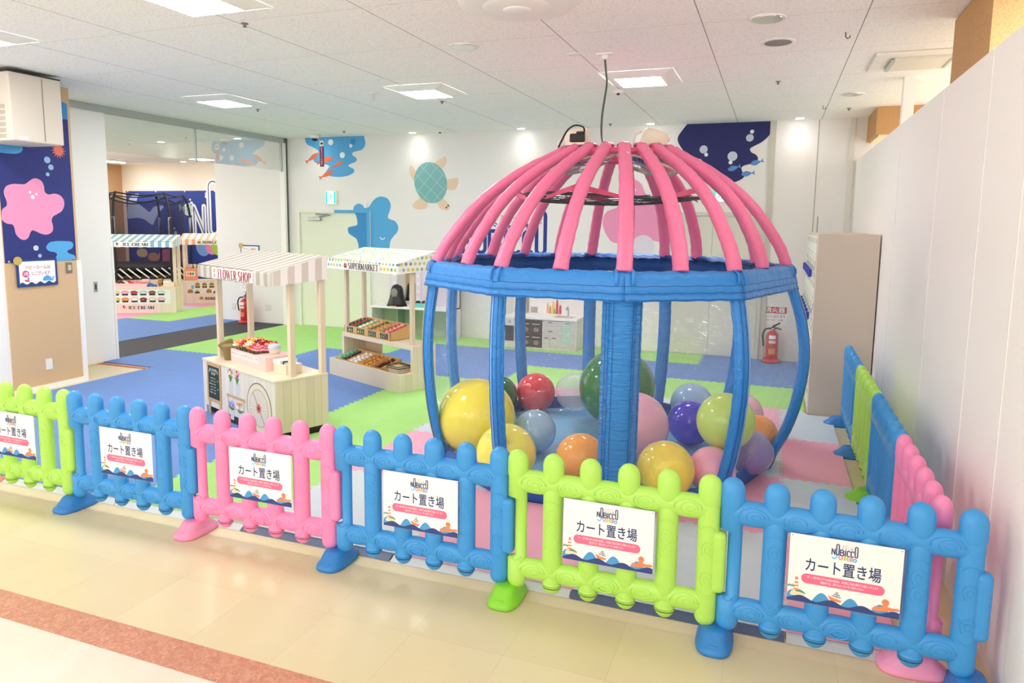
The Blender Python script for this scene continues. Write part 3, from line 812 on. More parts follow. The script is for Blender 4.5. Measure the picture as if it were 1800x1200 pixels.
g = G().box((0, 0, -.012), (.70, .70, .022), OFFW, .006).box((.02, 0, -.032), (.44, .46, .02), mat('#E4DFD2', .5), .004)
g.build('frame', t1); G().box((-.21, 0, -.040), (.03, .40, .02), METAL).box((.22, 0, -.040), (.02, .36, .02), METAL).build('clips', t1)

SPOTM = mat('#FFFDF6', .5, emit=14)
t0 = thing('downlight', 'small lit downlight over the left door', 'downlight', (-3.12, 6.88, H), 0, 'small lit downlights along the back wall')
G().lathe([(.055, -.008), (.075, -.006), (.078, 0)], (0, 0, 0), OFFW, 20).build('ring', t0)
G().lathe([(.0, -.011), (.054, -.011), (.055, -.006)], (0, 0, 0), SPOTM, 20).build('lamp', t0)
LD = bpy.data.lights.new('downlight_beam', 'SPOT'); LD.energy = SPOT_WATT * 4; LD.spot_size = math.radians(140); LD.spot_blend = 1.0; LD.shadow_soft_size = .10; LD.color = (1, .96, .9)
lo = bpy.data.objects.new('downlight_beam', LD); COL.objects.link(lo); lo.parent = t0; lo.location = (0, 0, -.02)
for x, l in ((-1.30, 'small lit downlight above the turtle decal'), (.525, 'small lit downlight left above the tent dome'),
             (2.446, 'small lit downlight right above the tent dome'), (4.38, 'small lit downlight nearest the right partition')):
    dup(t0, loc=(x, 6.95, H), label=l)
for x, y in ((-11.6, 10.5), (-9.6, 10.5), (-7.2, 10.5)):
    dup(t0, loc=(x, y, H), label='small lit downlight by the far wall of the next room', group='downlights in the next room')
CHROME = mat('#D8D8D6', .08, metal=1.0)
t0 = thing('downlight', 'unlit chrome downlight above the left of the tent dome', 'downlight', (1.733, 2.226, H), 0, 'large unlit chrome downlights')
G().lathe([(.095, -.004), (.115, -.010), (.125, 0)], (0, 0, 0), OFFW, 28).build('ring', t0)
G().lathe([(.095, -.008), (.085, .02), (.06, .05), (.03, .065), (0, .067)], (0, 0, -.004), CHROME, 28).build('reflector', t0)
# (the reflector is recessed: the ceiling board is cut away visually by the bright ring)
for x, y, l in ((4.033, 2.16, 'unlit chrome downlight beside the grey ceiling speaker'), (4.844, 5.323, 'unlit chrome downlight over the far end of the partition')):
    dup(t0, loc=(x, y, H), label=l)
t0 = thing('ceiling_speaker', 'round grey mesh ceiling speaker', 'speaker', (4.10, 2.828, H))
G().lathe([(.10, -.010), (.125, -.008), (.13, 0)], (0, 0, 0), OFFW, 28).build('ring', t0)
G().lathe([(0, -.012), (.10, -.012), (.101, -.004)], (0, 0, 0), mat('#8F8B86', .8), 28).build('grille', t0)
t0 = thing('air_diffuser', 'large round white air diffuser in the ceiling', 'air vent', (2.53, 1.30, H))
G().lathe([(.24, -.035), (.33, -.028), (.375, -.012), (.385, 0)], (0, 0, 0), OFFW, 40).build('outer_ring', t0)
G().lathe([(.10, -.05), (.2, -.045), (.235, -.03), (.24, -.01)], (0, 0, 0), OFFW, 36).lathe([(0, -.062), (.08, -.06), (.1, -.045)], (0, 0, 0), OFFW, 24).build('inner_cone', t0)
g = G().lathe([(.026, 0), (.026, -.006), (.010, -.008), (.009, -.022), (.016, -.024), (.016, -.027), (0, -.027)], (0, 0, 0), mat('#8E8A85', .4, metal=.5), 12)
sp0 = g.build('sprinkler', None, 'metal sprinkler head in the ceiling above the front left', 'sprinkler', 'ceiling sprinkler heads', loc=(.49, 1.148, H))
for x, y, l in ((-2.136, 4.378, 'metal sprinkler head beside the leftmost lit panel'), (.418, 4.507, 'metal sprinkler head behind the lit panel left of the dome'),
                (4.106, 4.411, 'metal sprinkler head right of the tent dome'), (4.9, 6.3, 'metal sprinkler head by the tan beam'), (-2.3, 6.55, 'metal sprinkler head above the navy and orange fish'), (1.9, 6.85, 'metal sprinkler head right of the hanging cable')):
    dup(sp0, loc=(x, y, H), label=l)
g = G().lathe([(.06, 0), (.06, -.02), (.045, -.035), (.02, -.05), (0, -.05)], (0, 0, 0), OFFW, 18).box((.0, -.03, -.048), (.03, .02, .016), BLACK)
sd = g.build('smoke_detector', None, 'white smoke detector behind the hanging cable', 'smoke detector', 'ceiling smoke detectors', loc=(2.536, 4.403, H))
dup(sd, loc=(-.725, 6.794, H), label='white smoke detector near the turtle decal')
G().lathe([(.05, 0), (.05, -.01), (0, -.012)], (0, 0, 0), OFFW, 16).box((0, 0, -.05), (.004, .004, .08), METAL).build('ceiling_pull', None, 'small white ceiling pull with thin rod', 'ceiling fitting', loc=(-.068, 3.80, H))
G().lathe([(.055, 0), (.055, -.006), (0, -.007)], (0, 0, 0), OFFW, 18).build('cover_plate', None, 'round white ceiling cover plate beside the cable outlet', 'ceiling fitting', loc=(2.50, 2.74, H))
g = G().tube([(0, 0, 0), (0, 0, -.03), (.012, 0, -.045), (.028, 0, -.04), (.03, 0, -.025)], .004, mat('#6A655E', .4, metal=.6), 6)
hk = g.build('ceiling_hook', None, 'small metal ceiling hook near the tan column', 'hook', 'ceiling hooks', loc=(4.56, 2.70, H))
dup(hk, loc=(4.60, 6.0, H), label='small metal ceiling hook near the far end of the partition')
t0 = thing('cable_outlet', 'white ceiling outlet plate holding the hanging cable', 'outlet', (2.757, 2.80, H))
G().box((0, 0, -.006), (.14, .06, .012), OFFW, .003).build('plate', t0); G().lathe([(.028, -.012), (.028, -.035), (.014, -.05), (0, -.05)], (0, 0, 0), OFFW, 14).build('plug', t0)
g = G().tube(spline([(2.757, 2.80, H - .05), (2.775, 2.79, H - .18), (2.79, 2.75, 3.0), (2.79, 2.62, 2.75), (2.83, 2.45, 2.56), (2.90, 2.28, 2.44)], 6, False), .009, mat('#5A5A58', .5), 8)
g.build('power_cable', None, 'grey power cable hanging from the ceiling to the tent crown', 'cable')

# security camera with its plum sign
t0 = thing('security_camera', 'white dome security camera on the ceiling over the left door', 'camera', (-2.98, 6.72, H))
G().lathe([(.07, 0), (.075, -.05), (.06, -.075)], (0, 0, 0), OFFW, 18).build('housing', t0)
G().lathe([(.055, -.07), (.045, -.10), (.02, -.118), (0, -.12)], (0, 0, 0), mat('#23211F', .15), 16).build('dome', t0)
t0 = thing('hanging_sign', 'narrow plum security camera sign hanging by the dome camera', 'sign', (-2.83, 6.70, 2.81))
F = frame((0, -.006, 0), (1, 0, 0), (0, 0, 1))
G().box((0, 0, .14), (.075, .008, .42), mat('#8C1F5C', .5)).box((0, -.002, .30), (.075, .007, .09), WHITEM).build('board', t0)
G().box((-.03, .0, .40), (.008, .008, .115), METAL).build('hanger', t0)
g = G()
for i, ch in enumerate('防犯カメラ作動中'): g.text(ch, .026, F, WHITEM, (0, .215 - i * .037), z0=.001)
g.poly([(-.02, .285), (.02, .285), (.03, .31), (-.015, .32)], F, BLACK, .001)
g.build('lettering', t0)

# exit sign
def exit_sign(loc, label):
    t = thing('exit_sign', label, 'exit sign', loc, 0, 'green and white exit signs')
    G().box((0, -.02, 0), (.225, .04, .235), OFFW, .006).build('housing', t)
    F = frame((0, -.041, 0), (1, 0, 0), (0, 0, 1))
    gm = mat('#22D0A0', .5, emit=.75); wm = mat('#F6FFFB', .5, emit=.75)
    g = G().poly([(-.098, -.098), (.098, -.098), (.098, .098), (-.098, .098)], F, gm, .001).poly([(-.062, -.098), (.062, -.098), (.062, .098), (-.062, .098)], F, wm, .001, .001)
    g.disc((.012, .062), .013, F, gm, .001, .002, 12)
    for s in ([(.01, .042), (-.006, .0)], [(-.006, .0), (.018, -.03), (.012, -.07)], [(-.006, .0), (-.02, -.04), (-.045, -.05)], [(.008, .036), (.032, .012), (.046, .022)], [(.006, .038), (-.022, .025), (-.03, .0)]):
        g.stroke(s, .015, F, gm, .001, .002)
    g.build('running_figure_panel', t)
exit_sign((-2.965, YB, 2.255), 'green exit sign over the left door')
exit_sign((3.42, YB, 2.30), 'green exit sign behind the right tent ribs')

# air unit on the column
t0 = thing('air_conditioner', 'boxy beige air conditioner high on the tan column', 'air conditioner', (-2.92, 1.85, 2.58))
BEI = mat('#DDD3C5', .55)
G().box((0, 0, .325), (.52, .52, .64), BEI, .012).box((0, 0, .650), (.515, .515, .012), mat('#3A3532', .7)).build('cabinet', t0)  # thin dark slab on top paints the shaded gap under the ceiling
g = G()
for i in range(6): g.box((-.02, -.262, .05 + i * .055), (.40, .006, .035), mat('#B9B1A4', .6))
g.build('grille', t0)
G().box((.262, .06, .325), (.004, .006, .60), mat('#8B8378', .6)).build('seam', t0)
g = G().box((.263, -.16, .035), (.004, .09, .03), WHITEM); g.build('maker_plate', t0)
t0 = thing('wall_notice', 'framed baby room notice on the tan column', 'notice', (-3.188, 2.11, 1.135))
F = frame((0, 0, 0), (0, 1, 0), (0, 0, 1))
NB = mat('#27417F', .6)
G().poly([(-.22, 0), (.22, 0), (.22, .29), (-.22, .29)], F, NB, .008).build('frame', t0)
g = G().poly([(-.195, .03)] + [(-.195 + .39 * i / 30, .036 + .012 * math.sin(i * .85)) for i in range(31)] + [(.195, .265), (-.195, .265)], F, WHITEM, .002, .008)
g.poly(arc(.10, .052, .052, 0, 180, 14, .055), F, SKY, .001, .010).stroke([(.145, .056), (.160, .062), (.168, .082)], [.02, .013, .008], F, SKY, .0014, .010).stroke([(.152, .088), (.168, .082), (.184, .092)], .008, F, SKY, .0018, .010).stroke([(.09, .118), (.10, .112), (.11, .118)], .004, F, SKY, .001, .010).disc((.066, .068), .004, F, BLACK, .0006, .0112, 8)
g.poly([(-.14, .055), (-.09, .05), (-.10, .07), (-.145, .075)], F, mat('#D84A50', .6), .001, .010).poly([(-.115, .075), (-.095, .075), (-.105, .105)], F, DKGREY, .001, .010)
g.build('paper', t0)
TX = mat('#C23A66', .7)
g = G().text('ベビールームは', .032, F, TX, (.005, .185), 'CENTER', .27, .006, .011).disc((-.13, .135), .036, F, mat('#D94C86', .7), .001, .0105)
g.text('2階', .03, F, WHITEM, (-.13, .121), 'CENTER', .05, .006, .0125).text('にございます', .03, F, TX, (.035, .122), 'CENTER', .20, .006, .011); g.build('lettering', t0)
G().disc((-.205, .275), .045, F, mat('#C9AC5C', .6), .004, .010, 14).build('corner_badge', t0)
g = G().box((-3.195, 2.478, 1.31), (.012, .07, .12), mat('#8F887B', .4, metal=.5), .003).box((-3.186, 2.478, 1.31), (.01, .035, .06), mat('#C8C0B0', .4), .002); g.build('wall_switch', None, 'grey metal switch plate beside the baby room notice', 'switch')
G().box((-3.195, 2.178, .272), (.01, .072, .118), OFFW, .003).build('wall_outlet', None, 'white outlet plate low on the tan column', 'outlet')
# notices, plates and extinguishers by the white end wall
t0 = thing('wall_notice', 'navy framed game rules notice behind the flower shop awning', 'notice', (-4.735, YB, 1.12))
F = frame((0, 0, 0), (1, 0, 0), (0, 0, 1))
G().poly([(-.21, 0), (.21, 0), (.21, .29), (-.21, .29)], F, NB, .008).build('frame', t0)
G().poly([(-.19, .02), (.19, .02), (.19, .27), (-.19, .27)], F, WHITEM, .002, .008).text('ゲーム・遊具は', .034, F, TX, (0, .20), 'CENTER', .29, .006, .011).text('お客様', .034, F, TX, (-.02, .14), 'CENTER', .25, .006, .011).build('paper', t0)
G().disc((-.2, .275), .05, F, mat('#C9AC5C', .6), .004, .010, 14).build('corner_badge', t0)
G().box((-4.373, YB - .004, .29), (.12, .008, .12), mat('#DADAD2', .5), .003).build('wall_outlet', None, 'square grey outlet plate right of the left extinguisher', 'outlet')
G().box((-5.147, YB - .004, .27), (.08, .008, .12), mat('#DADAD2', .5), .003).build('wall_outlet', None, 'white outlet plate left of the left extinguisher', 'outlet')
G().box((-2.29, YB - .02, 2.13), (.045, .04, .085), OFFW, .004).build('door_sensor', None, 'small white sensor above the corner of the left door', 'sensor')

RED = mat('#C8202C', .3, coat=.3); REDP = mat('#C5303C', .5)
def extinguisher(loc, label):
    t = thing('fire_extinguisher', label, 'fire extinguisher', loc, 0)
    G().lathe([(.075, .03), (.08, .06), (.08, .36), (.072, .40), (.04, .43), (.025, .44)], (0, 0, 0), RED, 20).build('cylinder', t)
    G().lathe([(.12, 0), (.125, .02), (.11, .045), (.085, .055), (.085, 0)], (0, 0, 0), RED, 20).build('stand', t)
    G().lathe([(.02, .43), (.02, .475), (0, .476)], (0, 0, 0), METAL, 10).tube([(-.02, 0, .47), (.05, 0, .525), (.09, 0, .545)], .011, BLACK, 6).tube([(-.01, 0, .465), (.06, 0, .475), (.11, 0, .455)], .010, BLACK, 6).build('handle', t)
    G().tube(spline([(-.02, 0, .465), (-.09, -.02, .455), (-.125, -.03, .38), (-.115, -.03, .27), (-.11, -.02, .22)], 5, False), .012, BLACK, 8).build('hose', t)
    F = frame((0, -.0815, 0), (1, 0, 0), (0, 0, 1))
    g = G().tube([], .1, BLACK) if False else G()
    for z, h, m in ((.33, .05, WHITEM), (.27, .04, mat('#D8DFCF', .6)), (.12, .08, mat('#E58A4A', .6))):
        n = 8; r0 = .0812
        for i in range(n):
            a0, a1 = -PI / 2 - .55 + 1.1 * i / n, -PI / 2 - .55 + 1.1 * (i + 1) / n
            g.quad([(r0 * math.cos(a0), r0 * math.sin(a0), z), (r0 * math.cos(a1), r0 * math.sin(a1), z), (r0 * math.cos(a1), r0 * math.sin(a1), z + h), (r0 * math.cos(a0), r0 * math.sin(a0), z + h)], m)
    g.build('sticker', t)
extinguisher((-4.75, 6.98, .0115), 'red fire extinguisher standing on the black strip by the end wall')
extinguisher((4.2, 6.98, .02), 'red fire extinguisher by the right wall seen through the tent')
def ext_sign(x, z, label, pole):
    t = thing('extinguisher_sign', label, 'sign', (x, YB - .0, z))
    F = frame((0, 0, 0), (1, 0, 0), (0, 0, 1))
    G().poly([(-.16, -.20), (.16, -.20), (.16, .05), (-.16, .05)], F, WHITEM, .006).build('plate', t)
    G().poly([(-.15, -.045), (.15, -.045), (.15, .045), (-.15, .045)], F, REDP, .001, .006).text('消火器', .058, F, WHITEM, (0, -.026), 'CENTER', .26, .02, .0078).build('red_panel', t)
    G().text('ここにあります', .03, F, TX, (0, -.10), 'CENTER', .28, .01, .007).text('使い方・注意', .024, F, TX, (0, -.15), 'CENTER', .22, .006, .007).build('lettering', t)
    G().box((.0, -.02, -.20 - pole / 2), (.03, .02, pole), RED).build('pole', t)
ext_sign(4.215, .72, 'red extinguisher sign on the right wall seen through the tent', .10)
ext_sign(-4.83, .77, 'red and white extinguisher sign under the flower shop awning', .30)

# ------------------------------------------------------------------ interlocking foam mats
def mat_foam(h): return mat(h, .85, bump=(400, .12), mottle=(5, .05))
MCOL = {'B': mat_foam('#6C8FCE'), 'G': mat_foam('#AADE80'), 'P': mat_foam('#F3AEC6'), 'W': mat_foam('#CFDBE3')}
GX = [-4.0, -3.05, -1.95, -.88, .20, 1.23, 2.26, 3.29, 4.30, 4.77]
GY = [.17, 1.22, 2.28, 3.33, 4.38, 5.40, 6.40, YB - .004]
rows = ['.BBBGWPWP', '.BBBGPWPW', '.BBBGWPWP', '.BBBGPWPW', 'GGBBBGGGG', 'GGGBBBBBB', 'GGGGGGGBB']
rows = [r.ljust(9, '.') for r in rows]
rows[3] = 'BBBBGPWPW'
mcol = lambda i, j: rows[j][i] if 0 <= j < len(rows) and 0 <= i < len(rows[j]) else '.'
_E = {}
def edge(kind, i, j):
    """shared dovetail edge; kind h: from (GX[i],GY[j]) to (GX[i+1],GY[j]); v likewise in y"""
    k = (kind, i, j)
    if k in _E: return _E[k]
    if kind == 'h': a, b = Vector((GX[i], GY[j])), Vector((GX[i + 1], GY[j])); inner = mcol(i, j) != '.' and mcol(i, j - 1) != '.'
    else: a, b = Vector((GX[i], GY[j])), Vector((GX[i], GY[j + 1])); inner = mcol(i, j) != '.' and mcol(i - 1, j) != '.'
    P = [a]
    if inner:
        d = b - a; L = d.length; d.normalize(); n = Vector((-d[1], d[0])); q = max(3, round(L / .085)); w = L / q
        for t in range(q):
            s = t * w
            for u, v in ((.18, -.014), (.10, .014), (.70, .014), (.62, -.014)):
                P.append(a + d * (s + (u + .1) * w) + n * v)
    P.append(b); _E[k] = P
    return P
MLAB = {'B': ('plain blue foam floor mat in the open blue area and play room aisle', 'blue foam floor mats'),
        'G': ('lime green foam floor mat beside the play stalls and back wall', 'green foam floor mats'),
        'P': ('pale pink foam floor mat in the chequer around the ball tent', 'pink foam floor mats'),
        'W': ('pale grey foam floor mat in the chequer around the ball tent', 'grey foam floor mats')}
ZF = .018
for j in range(7):
    for i in range(9):
        c = mcol(i, j)
        if c == '.': continue
        if i == 8 and j == 3:
            pass
        pts = list(edge('h', i, j)) + list(edge('v', i + 1, j))[1:] + list(reversed(edge('h', i, j + 1)))[1:] + list(reversed(edge('v', i, j)))[1:-1]
        if i == 0 and j >= 3: pts = [Vector((max(p[0], -3.925), p[1])) for p in pts]
        if j == 3 and i == 8: pts = [Vector((p[0], min(p[1], 4.255))) if p[0] > 4.53 else p for p in pts]
        if j >= 4 and i == 8: pts = [Vector((min(p[0], 4.532), p[1])) for p in pts]
        if i == 0 and j == 3: pts = [Vector((-3.925, 3.40)), Vector((GX[1], 3.40))] + [p for p in pts if p[1] > 3.41]
        cx = sum(p[0] for p in pts) / len(pts); cy = sum(p[1] for p in pts) / len(pts)
        F = Matrix.Translation((cx, cy, 0.0015))
        pts = [(cx * 0 + (p[0] - cx) * .9985, (p[1] - cy) * .9985) for p in pts]
        lab, grp = MLAB[c]
        G().poly(pts, Matrix.Identity(4), MCOL[c], ZF).build('foam_mat', None, lab, 'floor mat', grp, loc=(cx, cy, .0015))
# mats in the next room
for (x0, y0, x1, y1, c) in ((-6.05, 3.6, -5.03, 4.6, 'B'), (-6.05, 4.6, -5.03, 5.6, 'B'), (-6.05, 5.6, -5.03, 6.6, 'B'), (-6.05, 6.6, -5.03, 7.6, 'B'), (-6.05, 7.6, -5.5, 8.6, 'G'),
                           (-7.1, 3.6, -6.05, 4.6, 'B'), (-7.1, 4.6, -6.05, 5.6, 'B'), (-7.1, 5.6, -6.05, 6.5, 'B'), (-7.1, 6.5, -6.05, 7.55, 'G'), (-7.1, 7.55, -6.05, 8.6, 'G'),
                           (-8.15, 4.6, -7.1, 5.6, 'B'), (-8.15, 5.6, -7.1, 6.3, 'G'), (-8.15, 6.3, -7.1, 7.3, 'P'), (-8.15, 7.3, -7.1, 8.4, 'W'), (-8.15, 8.4, -7.1, 9.4, 'P'), (-7.1, 8.6, -6.05, 9.6, 'W')):
    c2 = {'B': 'blue foam floor mat in the next room beyond the black strip', 'G': 'green foam floor mat in the next room by the ice cream stall', 'P': 'pink foam floor mat in the next room at the far stalls', 'W': 'grey foam floor mat in the next room between the far stalls'}[c]
    G().box(((0), 0, ZF / 2), (x1 - x0 - .003, y1 - y0 - .003, ZF), MCOL[c]).build('foam_mat', None, c2, 'floor mat', 'floor mats of the next room, ' + c2.split()[0], loc=((x0 + x1) / 2, (y0 + y1) / 2, .0015))
# ramp strip that edges the mats along the fence
ES = ['#C77A63', '#C77A63', '#C77A63', '#C9CDCB', '#C9CDCB', '#4D5A7A', '#C9CDCB', '#4D5A7A', '#C9CDCB']
for i in range(1, 9):
    x0 = GX[i]; x1 = GX[i + 1]
    G().poly([(-.03, 0), (.03, 0), (.03, .018), (.012, .018)], frame((x0 - (x0 + x1) / 2 + .004, 0, 0), (0, 1, 0), (0, 0, 1)), mat(ES[i], .45), x1 - x0 - .008).build('edge_strip', None, ['', 'terracotta edge strip along the blue mats at the far left', 'terracotta edge strip along the mats behind the left blue fence', 'silver edge strip along the blue mats behind the pink fence', 'silver edge strip along the green mat behind the pink fence',
        'slate edge strip along the pale mat behind the middle blue fence', 'silver edge strip along the pink mat behind the middle blue fence', 'slate edge strip along the pale mat behind the green fence', 'silver edge strip at the right end of the mats'][i], 'edge strip', loc=((x0 + x1) / 2, .135, .0015))

# ------------------------------------------------------------------ toy picket fence
FB = mat('#3C96DA', .38, bump=(260, .05)); FG = mat('#B2E362', .38, bump=(260, .05)); FP = mat('#F48CBC', .38, bump=(260, .05))
FH, FA = .776, .0474
def fence_mesh(m):
    g = G(); step = (1 - 2 * FA) / 5
    SY = .78
    def lobe(x, z0, z1, r, e0, e1, notch=False, y=0.0):
        """round-ended capsule of the blow-moulded picket"""
        pr = [(math.sin(PI / 2 * k / 7), z0 + e0 * (1 - math.cos(PI / 2 * k / 7))) for k in range(8)]
        if z1 - z0 > .3: pr += [(1, z) for z in ((.226, .240, .385, .530, .544) if notch else (.3, .45))]
        pr += [(math.cos(PI / 2 * k / 7), z1 - e1 * (1 - math.sin(PI / 2 * k / 7))) for k in range(8)]
        rs = []
        for q, z in pr:
            cx, rr = x, max(r * q, .001)
            if notch and .23 < z < .54: cx, rr = x + .019, .030
            rs.append([(cx + rr * math.cos(2 * PI * k / 20), y + rr * SY * math.sin(2 * PI * k / 20), z) for k in range(20)])
        g.rings(rs, m)
    def post(x, end):
        lobe(x, .606, FH, .052, .055, .058)
        if not end: lobe(x, .135, .640, .049, .09, .065)
        if not end: lobe(x, .070, .225, .047, .05, .12)
        else: lobe(x, .070, .74, .048, .05, .05, end == -1)
        if end: g.lathe([(.021, .03), (.021, .12)], (x + .010 * end, 0, 0), m, 12)
    for j in range(6): post(FA + j * step, -1 if j == 0 else (1 if j == 5 else 0))
    for z, r in ((.622, .056), (.180, .052)):
        n = 51; pts = [(FA + (1 - 2 * FA) * k / (n - 1), 0, z) for k in range(n)]
        rad = [r * (.93 + .10 * math.sin(PI * ((k / 10) % 1)) ** 2) for k in range(n)]
        rs = []
        for p, q in zip(pts, rad):
            rs.append([(p[0], q * .70 * math.cos(2 * PI * t / 18), z + q * math.sin(2 * PI * t / 18)) for t in range(18)])
        g.rings(rs, m)
    # locking block on the right post and hand hole in the lower rail
    g.box((.999, -.004, .385), (.066, .066, .285), m, .024, seg=4)
    g.tube([(.5 + .035 * math.cos(2 * PI * k / 20) * (1 if True else 0), -.036, .165 + .017 * math.sin(2 * PI * k / 20)) for k in range(20)], .004, m, 6, (0, 1, 0), 1, False, True)
    # raised wood-grain rings
    def ring(x, z, rx, rz, kind, y, a0=0, a1=360):
        n = 14; P = []
        for k in range(n + (0 if a1 - a0 == 360 else 1)):
            a = math.radians(a0 + (a1 - a0) * k / n); px, pz = x + rx * math.cos(a), z + rz * math.sin(a)
            if kind == 'post': yy = -math.sqrt(max(1e-5, .049 ** 2 - (px - x) ** 2)) * SY
            else: yy = -math.sqrt(max(1e-5, kind ** 2 - (pz - (.622 if z > .4 else .180)) ** 2)) * .70
            P.append((px, yy + .0006, pz))
        g.tube(P, .0021, m, 6, (0, 1, 0), 1, True, a1 - a0 == 360)
    for j in range(6):
        x = FA + j * step
        ring(x, .69, .03, .022, 'post', 0, 20, 160); ring(x, .672, .02, .014, 'post', 0, 20, 160)
        for z in () if j == 0 else ((.40, .47) if j in (1, 4) else (.30, .44)):
            ring(x, z, .012, .016, 'post', 0); ring(x, z, .026, .036, 'post', 0, -50, 230)
        if j: ring(x, .34, .034, .03, 'post', 0, 200, 340); ring(x, .52, .034, .03, 'post', 0, 20, 160)
        ring(x, .255, .03, .03, 'post', 0, 200, 340)
        if j < 5:
            xm = x + step / 2
            for z, r in ((.622, .0575), (.180, .0535)):
                ring(xm + .01 * (-1) ** j, z, .018, .012, r, 0); ring(xm + .006 * (-1) ** j, z, .038, .026, r, 0, 0, 320); ring(xm, z, .062, .036, r, 0, 150 * (j % 2), 150 * (j % 2) + 190)
    return g
PROT = {}
for c, m in (('blue', FB), ('green', FG), ('pink', FP)):
    o = fence_mesh(m).build('fence_panel_' + c); PROT[c] = o.data; bpy.data.objects.remove(o)
def fence(c, loc, rz, label, group):
    o = bpy.data.objects.new('picket_fence', PROT[c]); COL.objects.link(o)
    o.location = loc; o.rotation_euler = (0, 0, rz)
    return tag(o, label, 'fence panel', group)
FL = [('green', 'lime green toy picket fence panel at the far left of the front row'), ('blue', 'blue toy picket fence panel between the far left green and the pink one'),
      ('pink', 'pink toy picket fence panel in the front row before the flower stall'), ('blue', 'blue toy picket fence panel between the pink and the lime green in front'),
      ('green', 'lime green toy picket fence panel in front of the ball tent'), ('blue', 'blue toy picket fence panel at the right end of the front row')]
for q, (c, l) in enumerate(FL): fence(c, (q - 1, 0, 0), 0, l, 'front row of toy fence panels')
SL = [('pink', 'pink toy picket fence panel along the right wall nearest the front row'), ('blue', 'blue toy picket fence panel between pink and green along the right wall'),
      ('green', 'lime green toy picket fence panel along the right wall'), ('blue', 'blue toy picket fence panel farthest back, in front of the grey locker')]
for q, (c, l) in enumerate(SL): fence(c, (4.864, .067 + q, 0), PI / 2, l, 'side row of toy fence panels')
def base_mesh(m):
    g = G(); rs = []
    def se(ax, ay, z, n=28):
        out = []
        for k in range(n):
            a = 2 * PI * k / n; c, s = math.cos(a), math.sin(a)
            out.append((ax * math.copysign(abs(c) ** .62, c), ay * math.copysign(abs(s) ** .72, s), z))
        return out
    for ax, ay, z in ((.078, .132, .0), (.082, .137, .010), (.080, .134, .024), (.070, .120, .034), (.066, .112, .042), (.062, .088, .062), (.056, .074, .078), (.046, .062, .086), (.028, .045, .086)):
        rs.append(se(ax, ay, z))
    g.rings(rs, m)
    for s in (-1, 1): g.box((0, s * .105, .036), (.045, .026, .014), m, .005)
    return g
BP = {}
for c, m in (('blue', mat('#2D7FC8', .4)), ('green', mat('#86D234', .4)), ('pink', mat('#EF97BE', .4))):
    o = base_mesh(m).build('b'); BP[c] = o.data; bpy.data.objects.remove(o)
for x, y, rz, c, l in ((0, 0, 0, 'blue', 'blue plastic fence stand at the far left joint of the front row'), (1, 0, 0, 'pink', 'pink plastic fence stand under the left end of the pink front panel'),
                       (2, 0, 0, 'blue', 'blue plastic fence stand under the right end of the pink front panel'), (3, 0, 0, 'green', 'green plastic fence stand under the left end of the green front panel'),
                       (4, 0, 0, 'blue', 'blue plastic fence stand under the right end of the green front panel'), (4.99, 0, 0, 'blue', 'blue plastic fence stand at the right end of the front row'),
                       (4.80, .10, PI / 2 + .12, 'pink', 'pink plastic fence stand behind the right front panel'), (4.84, 1.07, PI / 2, 'blue', 'blue plastic fence stand between side pink and side blue panels'),
                       (4.84, 2.07, PI / 2, 'green', 'green plastic fence stand along the right wall'), (4.84, 3.07, PI / 2, 'blue', 'blue plastic fence stand along the right wall between green and blue'),
                       (4.82, 4.03, PI / 2, 'blue', 'blue plastic fence stand farthest back by the locker')):
    o = bpy.data.objects.new('fence_stand', BP[c]); COL.objects.link(o); o.location = (x, y, 0.0); o.rotation_euler = (0, 0, rz)
    tag(o, l, 'fence stand', 'plastic stands of the toy fence')

# ------------------------------------------------------------------ cart-parking notices
SW, SH = .425, .297
t0 = thing('notice_board', 'white cart parking notice on the middle lime green front fence panel', 'notice', (0, 0, 0), 0, 'cart parking notices on the fence')
F = frame((0, 0, 0), (1, 0, 0), (0, 0, 1))
PAPER = mat('#F7F6F4', .5); INK2 = mat('#28386F', .7)
g = G().poly([(0, 0), (SW, 0), (SW, SH), (0, SH)], F, PAPER, .002)
for p in ((.008, SH - .008), (SW - .008, SH - .008)): g.disc(p, .0022, F, DKGREY, .001, .002, 8)
g.build('paper', t0)
PLA = clear_mat('clear_sleeve', .05, (1, 1, 1), .08)
G().poly([(-.004, -.012), (SW + .012, -.012), (SW + .012, SH + .004), (-.004, SH + .004)], F, PLA, .0008, -.0012).build('clear_sleeve', t0)
g = G(); X, Z = wordmark(g, F, .160, .232, .100, INK2, .0028, .034)
g.text('のびっこ', .0075, F, mat('#E58CA8', .8), (.2195, .2695), 'CENTER', .042, .004, .0028); g.text('ジャンボ', .006, F, INK2, (.2195, .2605), 'CENTER', .042, .004, .0028)
for pl, col, cl in (([(.181, .236), (.181, .222), (.175, .214), (.168, .214), (.165, .219)], '#7EC4E8', False), ([(.190, .229), (.190, .219), (.194, .214), (.199, .214), (.202, .219), (.202, .229)], '#F29BB8', False),
                    ([(.209, .213), (.211, .228), (.216, .217), (.221, .228), (.223, .213)], '#B9D65A', False), ([(.231, .214), (.231, .229), (.236, .229), (.238, .225), (.233, .2215), (.239, .218), (.237, .214), (.231, .214)], '#F29BB8', False),
                    ([(.249 + .006 * math.cos(a * .6), .219 + .0065 * math.sin(a * .6)) for a in range(10)], '#7EC4E8', True)):
    g.stroke(pl, .0056, F, mat(col, .7), .0005, .0026, True, cl)
g.build('wordmark', t0)
g = G().text('カート置き場', .047, F, INK2, (.207, .146), 'CENTER', .285, .011, .0028); g.build('heading', t0)
PILL = mat('#EC6F92', .7)
g = G(); g.poly(arc(.345, .1075, .0215, -90, 90, 8) + arc(.0725, .1075, .0215, 90, 270, 8), F, PILL, .0006, .002)
